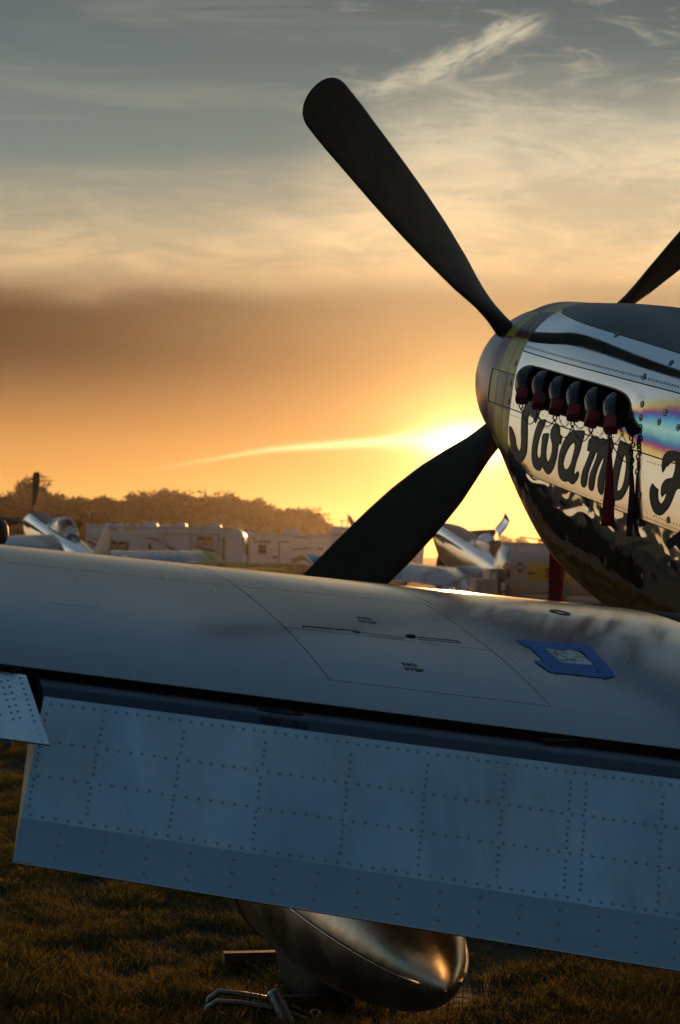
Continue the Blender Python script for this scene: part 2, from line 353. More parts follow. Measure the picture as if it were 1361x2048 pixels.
# ------------------------------------------------------------------ aircraft shape (x = metres aft of the propeller, y left, z above the thrust line)
XS = np.array([.22, .55, .9, 1.3, 1.8, 2.4, 3.2, 4.3, 5.6, 7.0, 8.2, 9.1])
FW = np.array([0.378, 0.406, 0.425, 0.434, 0.442, 0.448, .45, .44, .39, .28, .16, .03])
FT = np.array([0.394, 0.429, 0.466, 0.464, 0.464, 0.468, .48, .46, .42, .36, .30, .26])
FB = np.array([0.438, 0.590, 0.693, 0.751, 0.794, 0.835, .93, 1.08, 1.02, .52, .28, .10])
def _nat(ys):
    n = len(XS); h = np.diff(XS); A = np.zeros((n, n)); b = np.zeros(n); A[0, 0] = A[-1, -1] = 1
    for i in range(1, n - 1):
        A[i, i - 1] = h[i - 1]; A[i, i] = 2 * (h[i - 1] + h[i]); A[i, i + 1] = h[i]; b[i] = 6 * ((ys[i + 1] - ys[i]) / h[i] - (ys[i] - ys[i - 1]) / h[i - 1])
    return np.linalg.solve(A, b)
MW, MT, MB = _nat(FW), _nat(FT), _nat(FB)
def _sp(x, ys, mm):
    i = int(min(max(np.searchsorted(XS, x) - 1, 0), len(XS) - 2)); d = x - XS[i]; hi = XS[i + 1] - XS[i]
    return ys[i] + d * ((ys[i + 1] - ys[i]) / hi - hi * (2 * mm[i] + mm[i + 1]) / 6) + d * d * mm[i] / 2 + d ** 3 * (mm[i + 1] - mm[i]) / (6 * hi)
def fus(x, a, off=0.0):
    """fuselage skin point at station x, angle a (0 = top, pi/2 = left)"""
    w_, t_, b_ = _sp(x, FW, MW) + off, _sp(x, FT, MT) + off, _sp(x, FB, MB) + off
    s, c = sin(a), cos(a); m_ = 2.2 + (.72 if c > 0 else 1.2) * min(max((x - .2) / .6, 0), 1)
    return Vector((-x, w_ * math.copysign(abs(s) ** (2 / m_), s), (t_ if c > 0 else b_) * math.copysign(abs(c) ** (2 / m_), c)))
def ang_z(x, z):
    """left side angle whose skin point has height z"""
    lo, hi = 0.0, pi
    for _ in range(30):
        mid = (lo + hi) / 2
        if fus(x, mid).z > z: lo = mid
        else: hi = mid
    return (lo + hi) / 2
def side(x, z, off=.002):
    return fus(x, ang_z(x, z), off)
def fdir(x, z):     # outward normal on the left side
    a = ang_z(x, z); p = fus(x, a); u = fus(x + .01, a) - p; v = fus(x, a + .01) - p
    n = u.cross(v); return (n if n.y > 0 else -n).normalized()
XLE0, ZW, CR, CT, HS = 1.945, -.645, 2.64, 1.27, 5.55
LEx = lambda y: XLE0 + math.tan(R(3.6)) * y
CHy = lambda y: CR - (CR - CT) * y / 5.64
AFX = [0, .004, .012, .03, .06, .1, .2, .3, .4, .5, .6, .7, .8, .9, 1]
AFU = [0, .0095, .018, .03, .043, .055, .072, .081, .084, .083, .077, .065, .047, .025, 0.001]
AFL = [0, -.008, -.014, -.021, -.028, -.034, -.042, -.046, -.047, -.045, -.040, -.032, -.022, -.011, 0]
def _pchip(T):
    X = np.array(AFX); Y = np.array(T); h = np.diff(X); d = np.diff(Y) / h; mm = np.zeros(len(X)); mm[0] = d[0] * 1.4; mm[-1] = d[-1]
    for i in range(1, len(X) - 1):
        mm[i] = 0 if d[i - 1] * d[i] <= 0 else 3 * (h[i - 1] + h[i]) / ((2 * h[i] + h[i - 1]) / d[i - 1] + (h[i] + 2 * h[i - 1]) / d[i])
    def f(x):
        i = int(min(max(np.searchsorted(X, x) - 1, 0), len(X) - 2)); t_ = (x - X[i]) / h[i]
        return ((1 + 2 * t_) * (1 - t_) ** 2) * Y[i] + t_ * (1 - t_) ** 2 * h[i] * mm[i] + t_ * t_ * (3 - 2 * t_) * Y[i + 1] + t_ * t_ * (t_ - 1) * h[i] * mm[i + 1]
    return f
_afu, _afl = _pchip(AFU), _pchip(AFL)
_n = np.linspace(0, 1, 400)
def wing(t, y, off=0.0, low=False, s=1):
    c = CHy(y)
    if y > HS - .22:                                    # rounded tip
        q = min((y - (HS - .22)) / .22, 1.0); k = math.sqrt(max(1 - q * q, 0.0004)); t = .45 + (t - .45) * (.55 + .45 * k)
    else: k = 1
    x = LEx(y) + t * c; f = _afl if low else _afu
    z = ZW + y * math.tan(R(5)) + f(min(max(t, 0), 1)) * c * .95 * k - t * c * math.tan(R(1)) + off
    return Vector((-x, s * y, z))
SLOT = .779
def slotpt(y):
    p = wing(SLOT, y); return p, CHy(y) / CHy(3.167)

def blade_mesh(mirror=False):
    kr = [.24, .34, .42, .52, .66, .82, 1.0, 1.2, 1.38, 1.5, 1.60, 1.71]
    rs = list(np.linspace(.24, 1.58, 30)) + [1.60 + .103 * sin(pi / 2 * i / 12) for i in range(13)]
    sm_ = lambda tab: [float(v) for v in np.interp(rs, kr, tab)]
    ch = sm_([.125, .138, .165, .212, .258, .288, .297, .292, .284, .277, .269, .262])
    ch = [c_ * (max(1 - max(0, (r_ - 1.60) / .1035) ** 2.6, .0) ** .5 if r_ > 1.60 else 1) + .002 for c_, r_ in zip(ch, rs)]
    th = sm_([.085, .08, .062, .050, .040, .032, .026, .021, .017, .014, .012, .004])
    be = sm_([70, 67, 63, 57, 47, 41, 35, 29, 24, 19, 17, 17])
    uo = sm_([0, 0, 0, 0, -.006, -.010, -.018, -.025, -.031, -.034, -.036, -.036])
    bm = bmesh.new(); rings = []; N = 16
    for r_, c_, t_, b_, o_ in zip(rs, ch, th, be, uo):
        b_ = R(b_); ring = []
        for k in range(N):
            a = 2 * pi * k / N; u, v = cos(a) * c_ / 2, sin(a) * t_ / 2 * (1 if r_ < .3 else (1 - .35 * cos(a)))
            u += o_ * .3
            # local: blade along +z, +u to the leading edge (tangential), v axial (forward)
            ring.append(bm.verts.new((u * sin(b_) + v * cos(b_), -(u * cos(b_) - v * sin(b_)), r_)))
        rings.append(ring)
    for a, b in zip(rings, rings[1:]):
        for k in range(N): bm.faces.new((a[k], a[(k + 1) % N], b[(k + 1) % N], b[k]))
    bm.faces.new(rings[0][::-1]); bm.faces.new(rings[-1])
    bmesh.ops.recalc_face_normals(bm, faces=bm.faces)
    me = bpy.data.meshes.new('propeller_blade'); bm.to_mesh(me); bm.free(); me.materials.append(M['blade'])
    for p in me.polygons: p.use_smooth = True
    return me
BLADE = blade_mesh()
SPR, SPL, SPK = .372, .649, 2.081
def spin_pt(x, a, off=0):
    u = min(max((.22 - x) / SPL, 0), 1); r_ = (SPR + off) * max(1 - u ** SPK, 0) ** .62
    return Vector((-x, r_ * sin(a), r_ * cos(a)))
def place_aircraft(name, O, bank=0.0, yaw=21.884, pitch=13.109):
    s, c = sin, cos; ps, th = R(yaw), R(pitch)
    F = Vector((-s(ps) * c(th), c(ps) * c(th), s(th))); L = Vector((-c(ps), -s(ps), 0)); U = Vector((s(ps) * s(th), -c(ps) * s(th), c(th)))
    b = R(bank); L, U = L * c(b) + U * s(b), U * c(b) - L * s(b)
    mm = Matrix.Identity(4)
    for i in range(3): mm[i][0], mm[i][1], mm[i][2], mm[i][3] = F[i], L[i], U[i], O[i]
    e = empty(name); e.matrix_world = mm; return e, mm
_fcache = {}
def cached(key, build):
    if key not in _fcache: _fcache[key] = build()
    return _fcache[key]
def share(name, key, build, mt, parent, smooth=True):
    if key in _fcache: o = bpy.data.objects.new(name, _fcache[key]); COL.objects.link(o); o.parent = parent; return o
    V, F = build(); o = mesh(name, V, F, mt, parent, smooth); _fcache[key] = o.data; return o
def wing_loop(y0, y1, ny, s, t0=0, t1=1.0, nt=26):
    """closed airfoil skin between two span stations"""
    ts = [t0 + (t1 - t0) * (.5 - .5 * cos(pi * i / nt)) for i in range(nt + 1)]
    ys = [y0 + (y1 - y0) * j / ny for j in range(ny + 1)]
    if y1 > HS - .23: ys = sorted(set(ys + [HS - .22 + .22 * q for q in (0, .3, .55, .75, .88, .96, 1)]))
    ring = [(t, False) for t in reversed(ts)] + [(t, True) for t in ts[1:]]
    V = []; n = len(ring); F = []
    for y in ys:
        for t, lo in ring: V.append(wing(t, y, 0, lo, s))
    for j in range(len(ys) - 1):
        for i in range(n - 1):
            q = (j * n + i, j * n + i + 1, (j + 1) * n + i + 1, (j + 1) * n + i); F.append(q if s < 0 else q[::-1])
    F.append(tuple(range(n)) if s > 0 else tuple(range(n))[::-1]); b = (len(ys) - 1) * n; F.append(tuple(range(b, b + n))[::-1] if s > 0 else tuple(range(b, b + n)))
    return V, F
def tail_parts(e, mt):
    def fin():
        def f(u, v):    # u height 0..1, v around
            h = u; z = .25 + 1.22 * h; le = 7.25 + 1.15 * h ** .9 + (.0 if h < .9 else (h - .9) * 2.4); te = 9.35 - .18 * h - (0 if h < .9 else (h - .9) * 1.6)
            a = v * 2 * pi; t_ = .5 - .5 * cos(a); y = (.045 * (1 - .5 * h)) * sin(a) * (1.0 if h < .999 else .05)
            return Vector((-(le + (te - le) * t_), y, z))
        V, F = grid(f, [0, .2, .4, .6, .8, .9, .96, 1], [i / 20 for i in range(21)]); n = len(V); F.append(tuple(range(n - 21, n))); return V, F
    share('fin', 'fin' + mt.name, fin, mt, e)
    for s in (1, -1):
        def stab(s=s):
            def f(u, v):
                y = .1 + 1.9 * u; le = 7.75 + .32 * u + (0 if u < .9 else (u - .9) * 2.0); te = 8.95 - .18 * u - (0 if u < .9 else (u - .9) * 2.0)
                a = v * 2 * pi; t_ = .5 - .5 * cos(a); z = .20 + .05 * (1 - .5 * u) * sin(a) * (1.0 if u < .999 else .05)
                return Vector((-(le + (te - le) * t_), s * y, z))
            V, F = grid(f, [0, .25, .5, .75, .9, .96, 1], [i / 20 for i in range(21)]); n = len(V); F.append(tuple(range(n - 21, n))); return V, F
        share('tailplane', ('stab', s), stab, mt, e)
def canopy_parts(e, open_=False):
    if 'can' not in _fcache:
        def f(u, v):
            x = 3.35 + 2.1 * u; h = .50 * (sin(pi * min(u * .93 + .07, 1)) ** .62) * (1 if u < .4 else 1 - .45 * ((u - .4) / .6) ** 1.6); w_ = .33 * (1 - .55 * u ** 2)
            a = -pi / 2 + pi * v; return Vector((-x, w_ * sin(a), .42 + (h + .02) * cos(a)))
        _fcache['canf'] = f
    f = _fcache['canf']
    if not open_:
        share('canopy', 'can', lambda: grid(f, [i / 16 for i in range(17)], [j / 14 for j in range(15)]), M['glass'], e)
    def ws(u, v):
        a = -pi / 2 + pi * v; x = 2.82 + .53 * u; return Vector((-x, (.30 + .03 * u) * sin(a), .42 + .40 * (.06 + .94 * u) * cos(a)))
    share('windshield', 'ws', lambda: grid(ws, [0, .5, 1], [j / 10 for j in range(11)]), M['glass'], e)
    bm = bmesh.new()
    for u in (0, 1): tube(bm, [ws(u, j / 12) for j in range(13)], .018, 5)
    if not open_: tube(bm, [f(.98, j / 12) for j in range(13)], .015, 5); tube(bm, [f(i / 12, 0) for i in range(13)], .02, 5); tube(bm, [f(i / 12, 1) for i in range(13)], .02, 5)
    bmobj('canopy_frame', bm, M['black'], e)
    boxo('seat_headrest', (-4.25, -4.1, -.17, .17, .35, .78), M['cockpit'], e, bev=.04)
def simple_aircraft(name, O, label, bank=0, pitch=13.109, nose_mt=None, skin_mt=None, alpha=0, tipm=None, fin_mt=None, open_=False, yaw=21.9):
    e, mm = place_aircraft(name, O, bank, yaw, pitch)
    sk = skin_mt or M['skin']
    def body():
        xs = [.22, .4, .6, .9, 1.2, 1.6, 2.0, 2.4, 2.8, 3.2, 3.6, 4, 4.4, 4.8, 5.2, 5.6, 6, 6.5, 7, 7.5, 8, 8.5, 9.1]
        V, F = grid(lambda x, a: fus(x, a), xs, [2 * pi * i / 36 for i in range(37)]); F.append(tuple(range(36))); return V, F
    share('fuselage', 'fus' + sk.name, body, sk, e)
    share('spinner', ('spin', (nose_mt or M['spin']).name), lambda: grid(lambda x, a: spin_pt(x, a), [.22 - .649 * (i / 14) ** 1.3 for i in range(14)] + [-.429], [2 * pi * i / 24 for i in range(25)]), nose_mt or M['spin'], e)
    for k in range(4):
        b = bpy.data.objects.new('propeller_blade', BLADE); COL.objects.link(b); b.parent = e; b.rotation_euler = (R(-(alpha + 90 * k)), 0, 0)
    for s in (1, -1):
        share('wing', ('wing', s), lambda: wing_loop(.3, HS - .5 if tipm else HS, 6, s), M['wing'], e)
        if tipm: share('wing_tip', ('tip', s), lambda: wing_loop(HS - .5, HS, 2, s), tipm, e)
        sl = share('aileron_gap', ('ail', s), lambda: ([wing(t, y, .004, False, s) for y in (3.2, 5.0) for t in (.77, .785)] + [wing(t, y, .004, False, s) for y in (4.98, 5.0) for t in (.785, .985)], [(0, 1, 3, 2), (4, 5, 7, 6)]), M['seam'], e)
    tail_parts(e, fin_mt or sk)
    canopy_parts(e, open_)
    for s in (1, -1):
        bm = bmesh.new()
        for k in range(6):
            x = .58 + .155 * k; q = side(x, .10); tube(bm, [(-x + .03, s * q.y * .9, .11), (-x - .02, s * (q.y + .05), .10), (-x - .07, s * (q.y + .07), .06)], .04, 6)
        tag(bmobj('exhaust_stack', bm, M['exh'], e), kind='stuff')
    share('antiglare_panel', 'agl', lambda: grid(lambda x, a: fus(x, a, .004), [.36 + .2 * i for i in range(13)], [R(-38 + 76 * j / 12) for j in range(13)]), M['olive'], e)
    for s in (1, -1):       # main gear
        g = empty('main_gear', (0, 0, 0), 0, e)
        bm = bmesh.new(); tube(bm, [(-2.15, s * 1.8, -.62), (-1.9, s * 1.8, -1.75)], .055, 8); tube(bm, [(-1.9, s * 1.8, -1.75), (-1.9, s * 1.66, -1.78)], .035, 8); bmobj('strut', bm, M['steel'], g)
        bm = bmesh.new(); lathe(bm, [(-.09, .20), (-.085, .29), (-.05, .335), (0, .345), (.05, .335), (.085, .29), (.09, .20)], 'y', 20, (-1.9, s * 1.66, -1.78)); bmobj('tyre', bm, M['rubber'], g)
    tag(e, label, 'aircraft', 'warbirds parked across the field'); return e
# ------------------------------------------------------------------ the near aircraft
AC, ACM = place_aircraft('fighter_aircraft', (.91922, 9.76752, .76958 + EYE), .817)
tag(AC, 'silver wartime fighter with brush lettering on its polished nose and one flap lowered', 'aircraft')
z1 = lambda x: .188 + .038 * (x - .4)
z2 = lambda x: -.065 + .039 * (x - .238)
z3 = lambda x: -.293 + .037 * (x - .51)
G = .0022
def lin(a, b, n): return [a + (b - a) * i / n for i in range(n + 1)]
def cowl_panel(name, xs, ahi, alo, mt, n=8, off=0.0, parent=AC):
    def f(x, v): return fus(x, ahi(x) + (alo(x) - ahi(x)) * v, off)
    V, F = grid(f, xs, [i / n for i in range(n + 1)]); 
    V = list(V); m0 = len(V); N = n + 1; X = len(xs)     # turned-in edges give the sheet its thickness
    rim = [i * N for i in range(X)] + [(X - 1) * N + j for j in range(1, N)] + [i * N + n for i in range(X - 2, -1, -1)] + [j for j in range(n - 1, 0, -1)]
    cen = Vector((0, 0, -.1))
    k = len(rim)
    for r_ in rim: V.append(V[r_].copy())
    for r_ in rim:
        p = V[r_]; d = Vector((0, p.y, p.z + .1)).normalized(); V.append(p - d * .004)
    F = [q for q in F] + [(m0 + i, m0 + (i + 1) % k, m0 + k + (i + 1) % k, m0 + k + i) for i in range(k)]
    o = mesh(name, V, F, mt, parent)
    for p in o.data.polygons[-k:]: p.use_smooth = False
    return o
bm = bmesh.new()
V, F = grid(lambda x, a: fus(x, a, -.007), [.155, .25, .34, .5, .8, 1.2, 1.6, 2, 2.4, 2.75], [2 * pi * i / 48 for i in range(49)])
def hole(p): return p.y > .2 and .36 < -p.x < 1.58 and -.04 < p.z < .22
F = [f for f in F if not all(hole(V[i]) for i in f)]
mesh('cowl_frame', V, [f for f in F if not (sum(V[i].y for i in f) > .8 and .4 < -sum(V[i].x for i in f) / 4 < 1.56 and -.10 < sum(V[i].z for i in f) / 4 < .24)], M['seam'], AC)
A1, A2, A3 = (lambda x: ang_z(x, z1(x) + G)), (lambda x: ang_z(x, z2(x) + G)), (lambda x: ang_z(x, z3(x) + G))
B1, B2, B3 = (lambda x: ang_z(x, z1(x) - G)), (lambda x: ang_z(x, z2(x) - G * 1.3)), (lambda x: ang_z(x, z3(x) - G * .6))
xr = .44
# nose rings
cowl_panel('nose_ring', lin(.152, .347, 6), lambda x: 0, lambda x: 2 * pi, M['nose'], 64)
cowl_panel('nose_ring', lin(.350, .437, 4), lambda x: 0, lambda x: 2 * pi, M['nose'], 64)
# cowl panels, left side
cowl_panel('cowl_panel', lin(xr, 2.75, 40), lambda x: -ang_z(x, z1(x) + G), A1, M['cowl'], 36)
CX0, CX1 = .462, 1.512
def cut(x):
    q = (x - (CX0 + CX1) / 2) / ((CX1 - CX0) / 2); q = max(-1, min(1, q)); k = max(0.0, 1 - abs(q) ** 9) ** .5 if q > 0 else max(0.0, 1 - abs(q) ** 7) ** .5
    zt = .150 + .038 * (x - .55); zb = -.012 + .045 * (x - .5); zc = (zt + zb) / 2
    return zc + (zt - zc) * k, zc - (zc - zb) * k
xc = [CX0 + (CX1 - CX0) * (.5 - .5 * cos(pi * i / 48)) for i in range(49)]
rowsx = [xr, .45] + [x for x in xc if x > xr + .002] + lin(CX1, 2.75, 18)[1:]
def zrow(x, v, up):
    c1, c0 = cut(x) if CX0 <= x <= CX1 else ((z1(x) - G + z2(x) + G) / 2,) * 2
    if CX1 < x: 
        c1 = c0 = sum(cut(CX1)) / 2 + .04 * (x - CX1)
    return (c1 + (z1(x) - G - c1) * v) if up else ((z2(x) + G) + (c0 - z2(x) - G) * v)
bm = bmesh.new()
for up in (True, False):
    V, F = grid(lambda x, v: side(x, zrow(x, v, up), 0), rowsx, [0, .12, .3, .6, 1] if up else [0, .4, .7, .88, 1]); bv = [bm.verts.new(v) for v in V]
    for f in F: bm.faces.new([bv[i] for i in f])
bmesh.ops.remove_doubles(bm, verts=bm.verts, dist=.0004)
bmobj('exhaust_panel', bm, M['cowl'], AC)
# lip round the stack opening
bm = bmesh.new(); lip = [side(x, cut(x)[0], .001) for x in xc] + [side(x, cut(x)[1], .001) for x in xc[::-1][1:]]
tube(bm, lip + [lip[0]], .0035, 6, False); bmobj('opening_lip', bm, M['exh'], AC)
# recess behind the stacks
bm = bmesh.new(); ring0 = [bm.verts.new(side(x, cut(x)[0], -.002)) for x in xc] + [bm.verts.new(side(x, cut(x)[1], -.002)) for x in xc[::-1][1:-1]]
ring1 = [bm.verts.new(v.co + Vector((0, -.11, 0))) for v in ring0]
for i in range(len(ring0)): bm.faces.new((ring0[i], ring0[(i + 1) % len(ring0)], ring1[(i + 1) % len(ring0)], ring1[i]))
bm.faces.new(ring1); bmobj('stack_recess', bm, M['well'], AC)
cowl_panel('cowl_panel', lin(xr, 2.75, 44), B2, A3, M['cowl'], 10)
def slant(u, v, x0a, x0b, x1a, x1b):    # lower panels have raked ends
    x0 = x0a + (x0b - x0a) * v; x1 = x1a + (x1b - x1a) * v; return x0 + (x1 - x0) * u
def lower_panel(x0a, x0b, x1a, x1b, nu, side_=1):
    def f(u, v):
        x = slant(u, v, x0a, x0b, x1a, x1b); a0 = B3(x); a = a0 + (pi - .004 - a0) * v; p = fus(x, a); p.y *= side_; return p
    V, F = grid(f, lin(0, 1, nu), lin(0, 1, 26)); return mesh('chin_panel', V, F, M['chin'], AC)
for sd_ in (1, -1):
    lower_panel(xr, xr, 1.293, 1.14, 20, sd_); lower_panel(1.297, 1.144, 1.670, 1.56, 10, sd_); lower_panel(1.674, 1.564, 2.75, 2.75, 22, sd_)
cowl_panel('cowl_panel', lin(xr, 2.75, 36), lambda x: -B3(x) + .003, lambda x: -ang_z(x, z1(x) - G), M['cowl'], 20)
V, F = grid(lambda x, a: fus(x, a), lin(2.754, 9.1, 44), [2 * pi * i / 48 for i in range(49)]); mesh('rear_fuselage', V, F, M['skin'], AC)
# chin intake mouth
bm = bmesh.new(); lathe(bm, [(-.155, .03), (-.152, .08), (-.17, .095), (-.22, .09)], 'x', 24, (0, 0, -.37)); bmobj('chin_intake_lip', bm, M['chin'], AC)
V, F = grid(lambda x, a: fus(x, a, -.004) if x > .14 else Vector((-.151, .25 * sin(a), .25 * cos(a))), [.1, .152], [2 * pi * i / 48 for i in range(49)]); mesh('nose_bulkhead', V, F, M['chin'], AC)
# dark antiglare top
olz = lambda x: .372 if x < 1.18 else .367 - .02 * (x - 1.18)
V, F = grid(lambda x, v: fus(x, (-1 + 2 * v) * (ang_z(x, .367) if x > .44 else ang_z(.44, .378)), .0016), lin(.4375, 2.74, 34), lin(0, 1, 30)); mesh('antiglare_paint', V, F, M['olive'], AC)
# access plate on the nose ring
def pl(x, z): return side(x, z, .0012)
bm = bmesh.new()
for a, b in (((.165, .072), (.430, .084)), ((.165, -.070), (.430, -.058)), ((.165, -.070), (.165, .072))):
    tube(bm, [pl(a[0] + (b[0] - a[0]) * i / 6, a[1] + (b[1] - a[1]) * i / 6) for i in range(7)], .0016, 4)
bmobj('plate_edge', bm, M['seam'], AC)
# fasteners and pin rows
bm = bmesh.new(); bmd = bmesh.new()
def screw(x, z, r=.0105):
    n = fdir(x, z); p = side(x, z, 0); disc(bmd, p + n * .0012, n, r * 1.28, 10); disc(bm, p + n * .002, n, r, 10)
    t_ = n.orthogonal(); t_ = (Matrix.Rotation(random.uniform(0, 3), 3, n) @ t_).normalized(); w_ = n.cross(t_) * r * .16; q = p + n * .0028
    bmd.faces.new([bmd.verts.new(q + t_ * r * .8 + w_), bmd.verts.new(q - t_ * r * .8 + w_), bmd.verts.new(q - t_ * r * .8 - w_), bmd.verts.new(q + t_ * r * .8 - w_)])
for x, z in [(1.528, .257), (1.583, .161), (1.762, .161), (1.596, .111), (1.734, .122), (1.677, -.163), (1.64, -.261), (1.69, -.262), (1.907, -.206), (1.875, .127), (.40, .045), (.405, -.03), (.405, .13), (1.30, -.30), (1.16, .385 - .02), (1.65, .33), (2.1, .16), (2.1, -.1), (2.2, .25), (.56, -.36), (.80, -.42), (1.1, -.46), (1.45, -.47), (1.62, -.60), (1.75, -.45), (1.95, -.36), (2.3, -.35)]:
    screw(x, z)
for x in np.arange(.455, 2.7, .0195):
    p = side(x, z1(x) + .017, .001); q = side(x + .002, z1(x) + .026, .001); d = Vector((.0022, 0, 0)); bmd.faces.new([bmd.verts.new(v) for v in (p - d, p + d, q + d, q - d)])
for zf, x0, x1, st_ in ((lambda x: z2(x) - .024, .46, .60, .022), (lambda x: z2(x) - .026, .80, .90, .02), (lambda x: z2(x) - .024, 1.70, 1.80, .02), (lambda x: z3(x) + .014, 1.38, 2.6, .017), (lambda x: z3(x) + .030, 1.80, 2.6, .021), (lambda x: z3(x) - .016, 1.58, 1.66, .02), (lambda x: z2(x) + .022, .47, 1.5, .045)):
    for x in np.arange(x0, x1, st_):
        p = side(x, zf(x), .001); disc(bmd, p, fdir(x, zf(x)), .0026, 6)
for k in range(9): 
    x, z = 1.655 - .008 * k, -.30 - .026 * k; disc(bmd, side(x - .02, z, .001), fdir(x, z), .0028, 6)
tag(bmobj('fastener', bm, M['steel'], AC, False), kind='stuff'); tag(bmobj('fastener_dark_mark', bmd, M['seam'], AC, False, False), kind='stuff')  # second mesh: dark rings, screw slots and pin marks

